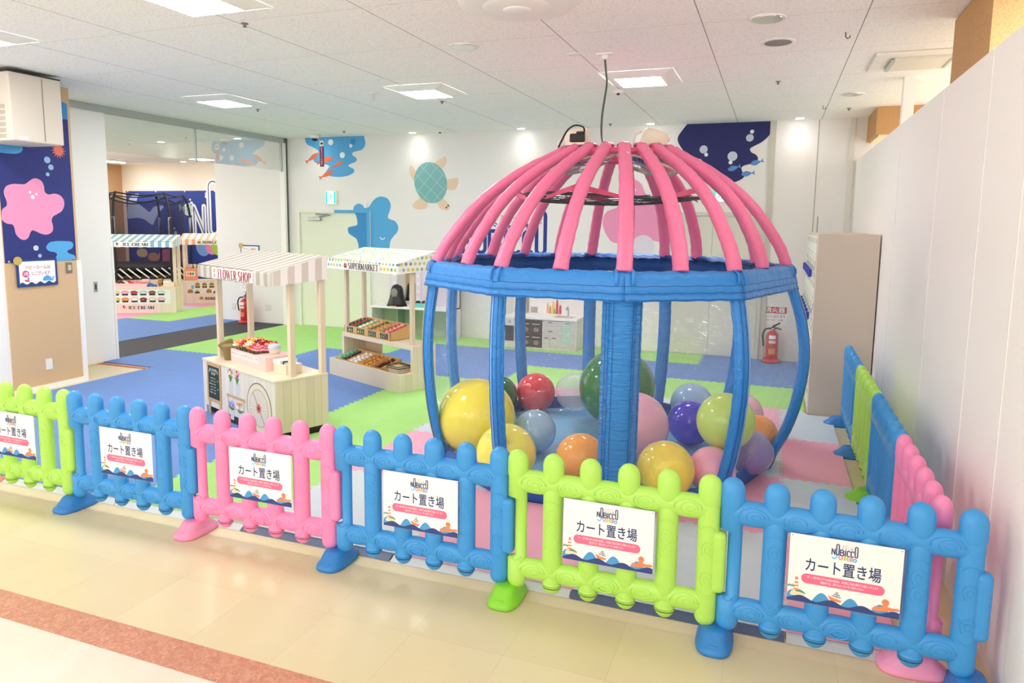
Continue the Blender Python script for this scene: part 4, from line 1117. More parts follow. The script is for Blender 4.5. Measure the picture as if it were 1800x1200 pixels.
g.text('カート置き場における私物の管理は、お客様ご自身の責任でお願いいたします', .0085, F, WHITEM, (.209, .1115), 'CENTER', .268, .003, .0032)
g.text('施設内では、鍵付きロッカーをご利用ください', .0085, F, WHITEM, (.209, .0955), 'CENTER', .165, .003, .0032); g.build('message_panel', t0)
g = G()
wl = mat('#4F9BD2', .7); wd = mat('#2F4684', .7)
def hump(c, r, hgt, base): return [(c - r, base)] + [(c - r + 2 * r * k / 12, base + hgt * math.sin(PI * k / 12)) for k in range(1, 12)] + [(c + r, base)]
for c, r, hh in ((.02, .035, .045), (.135, .042, .050), (.245, .042, .048), (.355, .04, .045)):
    g.poly([(max(0, min(SW, a)), b) for a, b in hump(c, r, hh, .004)], F, wl, .0004, .0021)
g.poly([(0, 0)] + [(SW, 0)] + [(SW * (1 - k / 40), .020 + .0095 * math.sin(k / 40 * 2 * PI * 3.6 + .6)) for k in range(41)], F, wd, .0004, .0027)
g.build('wave_print', t0)
g = G()
orr, sand, leaf = mat('#EE8A5E', .7), mat('#F3DDBB', .7), mat('#5E9E86', .7)
g.poly(spline([(.012, .026), (.022, .046), (.045, .050), (.066, .038), (.07, .026), (.04, .024)], 3), F, sand, .0004, .0023)
g.poly(spline([(.03, .044), (.045, .054), (.062, .048), (.072, .038), (.05, .042)], 3), F, leaf, .0003, .0027)
for k in range(7):
    w0, w1 = .0105 - k * .0007, .0105 - (k + 1) * .0007; zz = .05 + k * .0075
    g.poly([(.034 - w0, zz), (.034 + w0, zz), (.034 + w1, zz + .0075), (.034 - w1, zz + .0075)], F, orr if k % 2 == 0 else PAPER, .0003, .0030)
g.poly(arc(.034, .1025, .0065, 0, 180, 8), F, orr, .0003, .0030)
g.stroke([(.016, .045), (.014, .066)], .003, F, sand, .0003, .003)
for a in (20, 60, 120, 160, -10, 190): g.stroke([(.014, .066), (.014 + .013 * math.cos(math.radians(a)), .066 + .009 * math.sin(math.radians(a)) - .002)], .0032, F, leaf, .0003, .0033)
g.build('lighthouse_print', t0)
g = G(); g.poly([(.158, .050), (.168, .030), (.206, .026), (.21, .036), (.185, .040)], F, orr, .0004, .0030)
for k, (a, b) in enumerate(((.190, .197), (.184, .203), (.178, .206))): g.stroke([(a - .003, .068 - k * .008), (b, .0655 - k * .009)], .0028, F, BLACK, .0003, .003)
g.stroke([(.192, .072), (.192, .038)], .001, F, DKGREY, .0003, .003); g.build('boat_print', t0)
g = G(); g.poly(spline([(.325, .024), (.335, .040), (.352, .038), (.362, .050), (.358, .064), (.368, .076), (.382, .072), (.386, .058), (.380, .046), (.395, .042), (.418, .044), (.423, .034), (.40, .030), (.37, .024), (.345, .02)], 4), F, orr, .0004, .0025)
for sx in (.369, .376): g.disc((sx, .063), .0014, F, BLACK, .0003, .003, 8)
g.build('octopus_print', t0)
SLB = [(-1, .297, 'white cart parking notice on the far left green front fence panel'), (0, .305, 'white cart parking notice on the blue front panel beside the far left green one'), (1, .312, 'white cart parking notice on the pink front fence panel'),
       (2, .32, 'white cart parking notice on the blue front panel left of the tent'), (4, .288, 'white cart parking notice on the rightmost blue front fence panel')]
t0.location = (3.294, -.044, .287)
for q, dx, l in SLB: dup(t0, loc=(q + dx, -.044, .288), label=l)

# ------------------------------------------------------------------ the pumpkin-shaped ball tent
TC = Vector((2.891, 2.400, 0)); TR = 1.371; ZR = 1.533
ANG = [18.1, 50., 93.4, 137.8, 168.1, 198.2, 227.2, 265.3, 309., 343.9]
NV = len(ANG)
TPROF = [(.02, 1.30), (.14, 1.335), (.3, 1.42), (.5, 1.48), (.7, 1.515), (.85, 1.528), (1.0, 1.522), (1.2, 1.485), (1.4, 1.415), (ZR, TR), (1.6, 1.35)]
def interp(T, z):
    for (z0, r0), (z1, r1) in zip(T, T[1:]):
        if z <= z1: return r0 + (r1 - r0) * max(0, (z - z0)) / (z1 - z0)
    return T[-1][1]
def tprof(z):
    return sum(interp(TPROF, z + d) for d in (-.06, -.03, 0, .03, .06)) / 5
KB = [.0, .66, 1.0, .85, .6, .6, .6, .35, .5, .32]
def pprof(i, z):
    """bulge of one post: some poles stand straighter than others"""
    l = 1.30 + (TR - 1.30) * min(1, max(0, (z - .02) / (ZR - .02)))
    return l + KB[i % 10] * (tprof(z) - l)
def V(i, r=TR, z=0.0):
    a = math.radians(ANG[i % NV]); return Vector((TC.x + r * math.sin(a), TC.y - r * math.cos(a), z))
def onside(i, s, r, z):
    p = V(i, r, z).lerp(V(i + 1, r, z), s); return p
def cloth(name, hexc, scale=14, strength=.55, rough=.42, stretch=(1, 1, 1)):
    m, nt, b, N = nodes(name)
    b.inputs['Base Color'].default_value = lin(hexc); b.inputs['Roughness'].default_value = rough
    tc = N('TexCoord'); mp = N('Mapping'); mp.inputs['Scale'].default_value = stretch
    nt.links.new(tc.outputs['Object'], mp.inputs[0])
    no = N('TexNoise'); no.inputs['Scale'].default_value = scale; no.inputs['Detail'].default_value = 4; no.inputs['Distortion'].default_value = .8
    nt.links.new(mp.outputs[0], no.inputs['Vector'])
    bp = N('Bump'); bp.inputs['Strength'].default_value = strength; bp.inputs['Distance'].default_value = .02
    nt.links.new(no.outputs['Fac'], bp.inputs['Height']); nt.links.new(bp.outputs[0], b.inputs['Normal'])
    return m
RIBM = cloth('pink_ripstop', '#F27DA8', 16, .5, .38)
BLUM = cloth('blue_ripstop', '#338BDC', 20, .5, .36)
BLUF = cloth('blue_ruffle', '#3A94E2', 16, .9, .36, (.6, .6, 4))
BLUD = cloth('deep_blue_ripstop', '#2463B8', 18, .5, .45)
INSHADE = cloth('inner_shade_cloth', '#1F4C94', 14, .5, .5)  # dark blue stands in for the shade inside the rail
ZIPM = mat('#7FB2EA', .4); THREAD = mat('#1C4E93', .6); GOLD = mat('#CFC08A', .5)
VINYL = clear_mat('clear_vinyl', .06, (.985, .993, .996), .03, (8, 1.0), .022, (1, 1, 1), (1, 1, 3.2), .14)
tent = thing('ball_tent', 'pumpkin-shaped play tent with pink ribs and clear walls', 'play tent', (TC.x, TC.y, .02), 0)
O = Vector((TC.x, TC.y, .02))
def part(g, name, parent=tent, label=None):
    bmesh.ops.translate(g.bm, verts=g.bm.verts, vec=-O)
    return g.build(name, parent, label)
# floor cushion and skirt
g = G()
def ringp(f, z, sub=4): return [onside(i, s / sub, f, z) for i in range(NV) for s in range(sub)]
g.rings([ringp(1.20, .021), ringp(1.24, .045), ringp(1.20, .062), ringp(.9, .066), ringp(.5, .07), ringp(.03, .07)], mat('#7CC2F0', .35, bump=(7, .5), mottle=(3, .12)))
part(g, 'floor_cushion', label='light blue inflated floor of the tent')
for i in range(NV):
    g = G(); n = 12; rows = []
    for z, dr in ((.021, -.035), (.021, .012), (.05, .022), (.11, .014), (.15, -.004), (.15, -.028)):
        rows.append([V(i, pprof(i, z) + dr, z).lerp(V(i + 1, pprof(i + 1, z) + dr, z), s / n) for s in range(n + 1)])
    g.rings(rows, BLUD, True, False, False); part(g, 'skirt')
# rail sleeves (tube with a flat valance)
for i in range(NV):
    n = 20; g = G()
    sec = [(.050 * math.cos(math.radians(q)), ZR + .050 * math.sin(math.radians(q))) for q in range(200, -1, -20)]
    sec += [(.060, 1.495), (.0735, 1.446), (.067, 1.439), (.077, 1.432), (.084, 1.404), (.066, 1.402), (.046, 1.455), (.020, 1.485), (-.02, 1.492)]
    rows = []
    for s in range(n + 1):
        w = .0035 * math.sin(s * 1.7 + i * 2); w2 = .003 * math.sin(s * 2.3 + i)
        rows.append([onside(i, s / n, TR + dr + w2, z + w * (1 if z > 1.5 else .6)) for dr, z in sec])
    g.rings(rows, BLUM, True, True, True)
    for z, dr in ((1.495, .0605), (1.452, .0725), (1.412, .083)):
        g.tube([onside(i, s / n, TR + dr + .003 * math.sin(s * 2.3 + i), z + .002 * math.sin(s * 1.7 + i * 2)) for s in range(n + 1)], .0016, THREAD, 4)
    rs_ = part(g, 'rail_sleeve')
    g = G(); g.rings([[onside(i, s / n, TR + dr, z + .004 * math.sin(s * 1.9 + i)) for s in range(n + 1)] for dr, z in ((-.040, 1.572), (-.056, 1.545), (-.058, 1.48), (-.035, 1.415), (-.030, 1.415), (-.050, 1.48))], INSHADE, True, False, False)  # added strip, its dark colour paints the shade on the rail's inner side
    part(g, 'inner_shade_strip', rs_, 'deep blue strip painting the shade inside the rail')
# posts, with zip lines
for i in range(NV):
    a = math.radians(ANG[i]); rad = Vector((math.sin(a), -math.cos(a), 0)); tan = Vector((math.cos(a), math.sin(a), 0))
    wide = (i == 0); g = G(); rs = []; K = 24
    hw, hd = (.080, .042) if wide else (.050, .038)
    for k in range(K + 1):
        z = .03 + (1.50 - .03) * k / K
        c = V(i, pprof(i, z) - .005, z); w = hw * (1 + .06 * math.sin(k * 2.7 + i)); d = hd
        rs.append([c + tan * (w * math.copysign(abs(math.cos(q)) ** .8, math.cos(q))) + rad * (d * math.sin(q)) for q in [2 * PI * t / 18 for t in range(18)]])
    g.rings(rs, BLUF if wide else BLUM)
    lim = [(-.128, -.080), (.080, .128)] if wide else [(-.062, -.040), (.040, .062)]
    for l0, l1 in lim:
        rows = []
        sd = -1 if l0 < 0 else 1
        nb = (V(i + 1) if sd > 0 else V(i - 1)) - V(i); nb.normalize()
        for k in range(K * 3 + 1):
            z = .04 + (1.46 - .04) * k / (K * 3)
            c = V(i, pprof(i, z) + .012, z); wob = .004 * math.sin(k * 1.9) if wide else .002 * math.sin(k * 1.3)
            lo, hi = sorted((abs(l0), abs(l1)))
            rows.append([c + nb * (lo - .012) + rad * .006, c + nb * hi + rad * wob * 2, c + nb * (hi + wob * .6) - rad * .006, c + nb * (lo - .012) - rad * .01])
        g.rings(rows, BLUF if wide else BLUM)
    post = part(g, 'post')
    g = G()
    for off in ((-.06, .06, -.105, .105) if wide else (-.022, .03)):
        g.tube([V(i, pprof(i, z) + (.030 if wide and abs(off) > .06 else .034), z) + tan * off for z in [.05 + 1.4 * k / 20 for k in range(21)]], .0018, THREAD, 4)
    part(g, 'stitching', post)
    if i in (2, 8, 3, 5):
        g = G(); g.tube([V(i, pprof(i, z) + .036, z) + tan * (.012 * math.sin(z * 9)) for z in [.10 + 1.32 * k / 30 for k in range(31)]], .0035, GOLD if i != 2 else mat('#E8E2CC', .5), 4); part(g, 'zip', post)
    if i in (1, 9):
        g = G(); off = .028 if i == 1 else -.012
        g.rings([[V(i, pprof(i, z) + .036, z) + tan * (off + w) for w in (-.006, .006)] for z in [.06 + 1.36 * k / 30 for k in range(31)]], ZIPM, True, False, False); part(g, 'zip', post)
    # tie loops over the rail
    g = G()
    for s in ((-.05, .05) if wide else (-.03, .03)):
        rr = Vector((0, 0, ZR))
        g.tube([V(i, TR + .058 * math.cos(t), ZR + .058 * math.sin(t)) + tan * s for t in [(-60 + 230 * k / 12) * PI / 180 for k in range(13)]], .011, BLUM, 6, flat=.4)
    part(g, 'tie_loop', post)
# clear wall panels
for i in range(NV):
    g = G(); nz, ns = 22, 10; rows = []
    for k in range(nz + 1):
        z = .10 + (1.43 - .10) * k / nz; row = []
        for s in range(ns + 1):
            u = s / ns; p = V(i, pprof(i, z) - .004, z).lerp(V(i + 1, pprof(i + 1, z) - .004, z), u)
            mid = V(i).lerp(V(i + 1), .5) - TC; mid.z = 0; mid.normalize()
            bul = (.13 if i == 7 else .05) * math.sin(PI * u) * math.sin(PI * k / nz) + .004 * math.sin(k * 1.7 + s * 2.3 + i)
            row.append(p + mid * bul)
        rows.append(row)
    g.rings(rows, VINYL, True, False, False); part(g, 'clear_panel')
# ribs and crown
CC = Vector((2.975, 2.40, 0)); CR = .44; CZ = 2.405
RP = [(0, 1.575), (.12, 1.70), (.24, 1.83), (.40, 2.0), (.58, 2.15), (.76, 2.28), (.90, 2.36), (1.0, 2.425)]
rr = [1.365, 1.305, 1.215, 1.075, .90, .70, .545, .43]
RAng = []
for i in range(NV):
    a0 = ANG[i]; a1 = ANG[(i + 1) % NV]
    if a1 < a0: a1 += 360
    RAng += [(i, 0.0, a0), (i, .5, (a0 + a1) / 2)]
for q, (i, s, a) in enumerate(RAng):
    base = onside(i, s, 1.362, 0); ct = a + (198.2 - 198.2) * 0
    ca = math.radians(18.1 + 18 * q); ca = math.radians(a) * .5 + ca * .5 if abs(a - (18.1 + 18 * q)) < 60 else ca
    dirb = (base - TC); dirb.z = 0; lb = dirb.length; dirb.normalize()
    dirc = Vector((math.sin(ca), -math.cos(ca), 0))
    pts = []
    for (t, z), r in zip(RP, rr):
        d = dirb.lerp(dirc, t).normalized(); c = TC.lerp(CC, t)
        k = lb / 1.365
        pts.append(tuple(c + d * (r * (k + (1 - k) * t)) + Vector((0, 0, z))))
    P = spline(pts, 5, False)
    rad = [(.0515 + .0018 * math.sin(j * 1.9 + q * 1.3)) * (1.0 - .12 * j / len(P)) for j in range(len(P))]
    g = G(); g.tube(P, rad, RIBM, 14, (0, 0, 1), .82)
    # flared cuff over the crown tube
    e = Vector(P[-1]); d = (e - Vector(P[-3])).normalized(); side = d.cross(Vector((0, 0, 1))).normalized(); upn = side.cross(d)
    rows = []
    for k, (l, w, h) in enumerate(((-.02, .042, .040), (.02, .050, .038), (.05, .056, .030))):
        c = e + d * l - Vector((0, 0, .01 * k))
        rows.append([c + side * (w * math.cos(t)) + upn * (h * math.sin(t)) for t in [PI * (-.15 + 1.3 * m_ / 12) for m_ in range(13)]])
    g.rings(rows, RIBM, True, False, False)
    part(g, 'rib')
g = G(); g.tube([CC + Vector((CR * math.cos(2 * PI * k / 48), CR * math.sin(2 * PI * k / 48), CZ - .012)) for k in range(48)], .027, mat('#D8577F', .35), 10, closed=True)
crown = part(g, 'crown_ring')
g = G()
for s in (-.17, .17): g.tube([CC + Vector((s, -math.sqrt(CR ** 2 - s * s), CZ - .012)), CC + Vector((s, math.sqrt(CR ** 2 - s * s), CZ - .012))], .012, mat('#C9546F', .4), 8)
part(g, 'cross_bar', crown)

# hoop of netting hung inside the dome
hoop = thing('net_hoop', 'black wire net hoop with pink straps hung inside the dome', 'net', (2.92, 2.45, 2.07))
WIRE = mat('#4A4650', .35, metal=.5)
HR = .70
tilt = Matrix.Rotation(.02, 4, 'X')
G().tube([(HR * math.cos(2 * PI * k / 40), HR * math.sin(2 * PI * k / 40), .02 * math.sin(4 * PI * k / 40)) for k in range(40)], .012, WIRE, 6, closed=True).build('rim', hoop)
g = G()
for k in range(-7, 8):
    u = k * .095; L = math.sqrt(max(0, HR ** 2 - u * u))
    zf = lambda x, y: -.055 * (1 - (x * x + y * y) / HR ** 2)
    n = 12
    g.tube([(u, L * (2 * j / n - 1), zf(u, L * (2 * j / n - 1))) for j in range(n + 1)], .0034, WIRE, 4)
    g.tube([(L * (2 * j / n - 1), u, zf(L * (2 * j / n - 1), u)) for j in range(n + 1)], .0034, WIRE, 4)
g.build('netting', hoop)
STRAP = cloth('pink_strap', '#D9567E', 16, .5, .5)
for a in range(5):
    t = math.radians(-95 + a * 72)
    p = lambda r, da, z: (r * math.cos(t + da), r * math.sin(t + da), z)
    g = G(); g.rings([[p(.70, -.42, -.005), p(.715, -.42, -.03)], [p(.74, -.2, .035), p(.75, -.2, -.0)], [p(.77, 0, .075), p(.78, 0, .03)], [p(.74, .2, .035), p(.75, .2, .0)], [p(.70, .42, -.005), p(.715, .42, -.03)]], STRAP, True, False, False)
    g.build('strap', hoop)

# two fans lying face down on the crown
CREAM = mat('#E9DCC9', .45)
def fan(loc, rz, tiltx, label):
    t = thing('electric_fan', label, 'fan', loc, 0, 'fans on the tent crown')
    M = Matrix.Rotation(rz, 4, 'Z') @ Matrix.Rotation(tiltx, 4, 'Y') @ Matrix.Scale(1.28, 4)
    g = G()
    for k in range(44):
        a = 2 * PI * k / 44
        g.tube([M @ Vector((r * math.cos(a), r * math.sin(a), z)) for r, z in ((.03, -.055), (.10, -.052), (.17, -.03), (.195, .0), (.17, .03), (.07, .05))], .0016, METAL, 4, cap=False)
    for r, z in ((.195, 0), (.1, -.052), (.15, -.038)):
        g.tube([M @ Vector((r * math.cos(2 * PI * k / 32), r * math.sin(2 * PI * k / 32), z)) for k in range(32)], .004 if r < .19 else .009, METAL if r < .19 else CREAM, 5, closed=True)
    g.lathe([(.0, -.06), (.03, -.058), (.035, -.05)], (0, 0, 0), CREAM, 14, M=M); g.build('grille', t)
    g = G()
    for k in range(4):
        a = k * PI / 2
        g.rings([[M @ Vector((r * math.cos(a + da), r * math.sin(a + da), z)) for r, da, z in ((.03, 0, 0), (.10, -.1, .0), (.165, 0, -.008), (.165, .75, .018), (.09, .9, .02), (.03, .6, .01))]], mat('#3D5AA8', .3), True, False) if False else \
            g.quad([M @ Vector((.03 * math.cos(a), .03 * math.sin(a), -.006)), M @ Vector((.165 * math.cos(a - .1), .165 * math.sin(a - .1), -.014)), M @ Vector((.165 * math.cos(a + .85), .165 * math.sin(a + .85), .012)), M @ Vector((.03 * math.cos(a + .9), .03 * math.sin(a + .9), .006))], mat('#3D4F9E', .3))
    g.build('blades', t)
    G().lathe([(.0, .045), (.075, .05), (.08, .08), (.078, .17), (.068, .195), (.0, .20)], (0, 0, 0), CREAM, 20, M=M).ball(M @ Vector((.075, 0, .17)), .02, CREAM, 10).build('motor_housing', t)
    G().tube([M @ Vector((-.06, 0, .09)), M @ Vector((-.11, 0, .09)), M @ Vector((-.12, 0, .14)), M @ Vector((-.09, 0, .17))], .011, CREAM, 6).build('bracket', t)
    return t
fan((2.715, 2.31, 2.345), .2, -.24, 'cream fan lying face down on the left of the tent crown')
fan((3.20, 2.40, 2.335), .3, .30, 'cream fan lying face down on the right of the tent crown')
t0 = thing('power_adapter', 'black adapter on a cream plate on the tent crown', 'adapter', (2.74, 2.06, 2.455))
G().box((0, 0, 0), (.15, .07, .02), CREAM, .004).build('plate', t0)
G().box((.0, 0, .045), (.11, .05, .06), BLACK, .008).box((.02, .0, .08), (.05, .04, .02), BLACK, .004).build('adapter_body', t0)
G().tube(spline([(.05, 0, .07), (.045, 0, .12), (-.02, -.01, .135), (-.08, 0, .10), (-.12, .0, .03), (-.15, .01, -.02)], 5, False), .007, BLACK, 6).build('lead', t0)

# ------------------------------------------------------------------ big play balls
def ballm(h, a=1.0, rough=.13):
    m, nt, b, N = nodes('ball_' + h.lstrip('#'))
    b.inputs['Base Color'].default_value = lin(h); b.inputs['Roughness'].default_value = rough
    b.inputs['Specular IOR Level'].default_value = .5; b.inputs['Coat Weight'].default_value = .25; b.inputs['Coat Roughness'].default_value = .05
    if a < 1: b.inputs['Alpha'].default_value = a
    return m
BALLS = [
 ((2.075, 1.745, 0.374), .299, '#FFF04A', 1, 'largest yellow play ball at the left inside the tent'),
 ((2.500, 1.275, 0.283), .208, '#FFF46A', 1, 'smaller yellow play ball at the left front inside the tent'),
 ((1.795, 2.917, 0.255), .180, '#2C6B3A', .93, 'dark green play ball half hidden behind the big yellow ball'),
 ((2.094, 3.129, 0.260), .185, '#EA4450', .96, 'red play ball at the back left inside the tent'),
 ((2.470, 1.985, 0.243), .168, '#A6D0F4', .95, 'light blue play ball right of the big yellow ball'),
 ((2.435, 3.286, 0.263), .188, '#E8EEF2', .38, 'clear see-through play ball right of the red ball'),
 ((2.906, 2.985, 0.414), .339, '#3A8446', .86, 'biggest dark green play ball behind the middle post'),
 ((3.230, 2.100, 0.337), .262, '#FFC2DC', 1, 'large pink play ball right of the middle post'),
 ((2.985, 1.450, 0.253), .178, '#FFB055', 1, 'orange play ball left of the middle post'),
 ((3.565, 1.426, 0.265), .190, '#FFE45C', 1, 'yellow play ball at the right front inside the tent'),
 ((3.540, 3.232, 0.266), .191, '#A6CCF0', .95, 'light blue play ball at the back right inside the tent'),
 ((3.590, 2.660, 0.258), .183, '#4A48D0', 1, 'deep blue play ball right of the large pink ball'),
 ((3.908, 1.833, 0.523), .198, '#D0EE7C', .97, 'lime green play ball resting on top of the right hand balls'),
 ((3.973, 3.103, 0.255), .180, '#FFC8DA', .97, 'pale pink play ball at the back right behind the lime one'),
 ((4.110, 2.600, 0.233), .158, '#FFA850', 1, 'orange play ball at the right edge inside the tent'),
 ((4.075, 2.120, 0.237), .162, '#9C90C4', 1, 'purple play ball at the right inside the tent'),
 ((3.845, 1.634, 0.233), .158, '#FFB4D2', 1, 'pink play ball below the lime ball at the right front'),
]
for c, r, h, a, l in BALLS:
    g = G().ball((0, 0, 0), r, ballm(h, a), 40).lathe([(.012, -r * .995), (.010, -r * 1.004), (0, -r * 1.004)], (0, 0, 0), ballm(h, a), 8)
    o = g.build('play_ball', None, l, 'ball', 'big play balls in the tent', loc=c)
    o.rotation_euler = (random.uniform(-1.2, 1.2), random.uniform(-1.2, 1.2), 0)

# ------------------------------------------------------------------ toy market stalls (1.4 m x .5 m)
BIRCH = mat('#EBDCC3', .5); BIRCH2 = mat('#E2CFB2', .55); POSTW = mat('#E4D2B8', .5)
PLANKX = plank_mat('whitewashed_planks', '#EDE3D8', '#CDBFB0', .078, 'X', .5, .12, .004)
PLANKY = plank_mat('birch_planks', '#EADCC0', '#C9B79A', .072, 'Y', .5, .14, .004)
PINKPLANK = plank_mat('pinkish_planks', '#EEDFD6', '#D6C3B8', .055, 'X', .5, .10, .004)
FS = frame((0, 0, 0), (1, 0, 0), (0, 0, 1))      # stall front plane, u = x, v = z
FL_ = lambda y: frame((0, y, 0), (1, 0, 0), (0, 0, 1))

def canopy(st, topm, vfront, vside, x0=0.0, x1=1.4, y0=-.02, y1=.52, zf=1.42, zr=1.545, drop=.112, r=.035):
    """lean-to cloth roof: sloped top, rounded corners, front and side valances"""
    g = G()
    def corner(x, y, sx, sy):
        return [(x + sx * r * (1 - math.sin(a)), y + sy * r * (1 - math.cos(a))) for a in [PI / 2 * k / 5 for k in range(6)]]
    fl = corner(x0, y0, 1, 1)            # from side to front on the left
    fl = list(reversed(fl)); fl = [(x0 + r * (1 - math.cos(a)), y0 + r * (1 - math.sin(a))) for a in [PI / 2 * k / 5 for k in range(6)]]
    fr = [(2 * 0 + x1 - r * (1 - math.cos(a)), y0 + r * (1 - math.sin(a))) for a in [PI / 2 * (1 - k / 5) for k in range(6)]]
    zt = lambda y: zf + (zr - zf) * max(0, (y - y0)) / (y1 - y0)
    loop = [(x0, y1)] + fl + [(x0 + (x1 - x0) * k / 14, y0) for k in range(1, 14)] + fr + [(x1, y1)]
    wav = lambda x, y: .004 * math.sin(x * 31 + y * 17)
    # roof sheet with a slight sag
    n = 14; rows = []
    for j in range(8):
        y = y0 + .008 + (y1 - y0 - .008) * j / 7
        ins = 0 if y > y0 + r else r - math.sqrt(max(0, r * r - (y0 + r - y) ** 2))
        rows.append([(x0 + ins + (x1 - x0 - 2 * ins) * k / n, y, zt(y) - .007 * math.sin(PI * k / n * 2) ** 2 * math.sin(PI * j / 7) + .002) for k in range(n + 1)])
    g.rings(rows, topm, True, False, False); g.build('roof_cloth', st)
    g = G()
    zb = lambda y: zf - drop + (.03) * max(0, (y - y0)) / (y1 - y0)
    rows = []
    for t in (0, .08, .5, 1):
        rows.append([(x + .003 * math.sin(x * 24 + 3 * t), y - (.006 if t > .05 else 0) + wav(x, y) * t, zt(y) * (1 - t) + (zb(y) + wav(x, y)) * t) for x, y in loop])
    g.rings(rows, vfront, False, False, False)
    # material of the end faces
    i2 = g.mi(vside)
    for f in g.bm.faces:
        c = f.calc_center_median()
        if c.y > y0 + r * .8: f.material_index = i2
    g.build('valance', st)
    g = G()
    g.box(((x0 + x1) / 2, y1 - .02, zr - .02), (x1 - x0 - .04, .03, .03), POSTW).box(((x0 + x1) / 2, y0 + .045, zf - .025), (x1 - x0 - .06, .03, .03), POSTW)
    for x in (x0 + .03, x1 - .03):
        a = math.atan2(zr - zf, y1 - y0)
        g.box((x, (y0 + y1) / 2, (zf + zr) / 2 - .03), (.025, y1 - y0 - .02, .025), POSTW, rot=Matrix.Rotation(a, 3, 'X'))
    g.build('roof_frame', st)
def posts(st, pts, z1f, th=.052, z0=.5):
    for x, y in pts:
        z1 = 1.40 + .12 * (y / .5)
        G().box((x, y, (z0 + z1) / 2), (th, th, z1 - z0), POSTW, .004).build('post', st)
def tulip(g, F, x, z, cols, s=1.0, zz=.001):
    lf = mat('#3E8E3E', .7)
    for a in (70, 95, 120, 50): g.stroke([(x, z), (x + .05 * s * math.cos(math.radians(a)), z + .06 * s * math.sin(math.radians(a)))], .011 * s, F, lf, .0004, zz)
    for k, c in enumerate(cols):
        dx = (-.035, 0, .032, .012, -.015)[k] * s; dz = (.07, .095, .072, .055, .06)[k] * s
        g.poly(spline([(x + dx - .014 * s, z + dz + .012 * s), (x + dx - .006 * s, z + dz), (x + dx + .006 * s, z + dz), (x + dx + .014 * s, z + dz + .012 * s), (x + dx + .012 * s, z + dz + .030 * s), (x + dx, z + dz + .022 * s), (x + dx - .012 * s, z + dz + .030 * s)], 2), F, mat(c, .6), .0004, zz + .0006 + .0001 * k)

# ---- flower cart
st = thing('flower_stall', 'wooden toy flower stall with beige and white striped awning', 'market stall', (-.936, 2.069, .02), math.radians(-22.9), 'toy market stalls')
g = G()
g.box2((.0, .0, .075), (1.4, .012, .51), PLANKX)                                   # front board
g.box2((.0, .0, .0), (.045, .012, .075), PLANKX).box2((1.36, .0, 0), (1.4, .012, .075), PLANKX)
g.box2((1.388, .012, .065), (1.4, .5, .51), PLANKY).box2((0, .012, .065), (.012, .5, .51), PLANKY).box2((.012, .488, .065), (1.388, .5, .51), PLANKX)
g.build('body', st)
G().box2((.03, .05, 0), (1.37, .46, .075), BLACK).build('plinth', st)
G().box2((-.004, -.006, .505), (1.404, .504, .523), BIRCH, .003).build('counter_top', st)
posts(st, ((.05, .16), (1.345, .19), (.05, .47), (1.365, .47)), 1.4, .05, .523)
SC1 = stripe_mat('beige_stripe_roof', '#ADA396', '#CBC7C0', .128, 'X', .03)
SC2 = stripe_mat('beige_stripe_side', '#D8CCC2', '#F4ECE8', .128, 'Y', .05)
canopy(st, SC1, SC1, SC2)
F = FL_(-.029)
g = G(); MAR = mat('#9A1F34', .6)
g.poly([(.35, 1.318), (1.13, 1.318), (1.13, 1.412), (.35, 1.412)], F, mat('#FBF7F2', .7), .001, 0)
serif(g, 'FLOWER SHOP', .63, .080, F, MAR, .475, 1.322, .19, .0015)
for k in range(5): g.disc((.405 + .014 * math.cos(k * 1.26), 1.388 + .013 * math.sin(k * 1.26)), .009, F, mat('#F0A23C', .6), .0006, .001, 8)
g.stroke([(.405, 1.385), (.405, 1.348)], .006, F, mat('#4C8A3A', .6), .0006, .001); g.poly([(.392, 1.352), (.418, 1.352), (.413, 1.326), (.397, 1.326)], F, mat('#B4473A', .6), .0006, .0012)
g.build('name_banner', st)
F = FL_(-.0005)
# chalk board, printed buckets and wheel on the front
g = G(); FRW = mat('#C9A47C', .6)
g.poly([(.105, .135), (.395, .135), (.395, .505), (.105, .505)], F, FRW, .008).poly([(.118, .0), (.15, .0), (.15, .14), (.118, .14)], F, FRW, .006).poly([(.355, .0), (.385, .0), (.385, .14), (.355, .14)], F, FRW, .006)
board = g.build('board_frame', st)
g = G().poly([(.135, .165), (.367, .165), (.367, .475), (.135, .475)], F, mat('#233A33', .8), .009); g.build('slate', board)
g = G(); WH = mat('#DCE4DC', .8)
g.text('FLOWER', .026, F, WH, (.25, .428), 'CENTER', .15, .008, .0095).text('SHOP', .026, F, WH, (.25, .393), 'CENTER', .09, .008, .0095)
for k, wd in enumerate(('FLOWERS  200', 'TULIP  250', 'ROSE  300', 'LILY  350', 'DAISY  150', 'MIX  500')): g.text(wd, .012, F, WH, (.235, .355 - k * .028), 'CENTER', .11, .004, .0095)
for k, c in enumerate(('#E0A0A8', '#E8D070', '#9EC4E8', '#D06A6A')): g.disc((.165 if k % 2 else .335, .345 - k * .04), .008, F, mat(c, .8), .0005, .0095, 8)
for sx in (.165, .335): g.stroke([(sx, .41), (sx + .012, .425), (sx, .44), (sx - .012, .425), (sx, .41)], .004, F, WH, .0005, .009)
g.build('chalk_lettering', board)
g = G(); ZN = stripe_mat('zinc_bucket_print', '#C9C6CE', '#DCDAE0', .014, 'X')
for bx, cols in ((.585, ('#E27FC0', '#D8343C', '#5C8FE0', '#F0D040', '#F6F0E0')), (.715, ('#F0D040', '#D8242C', '#E07FC0', '#D8343C', '#E8B0D0'))):
    g.poly([(bx - .042, .395), (bx + .042, .395), (bx + .034, .27), (bx - .034, .27)], F, ZN, .0006, .0004)
    tulip(g, F, bx, .385, cols, 1.05)
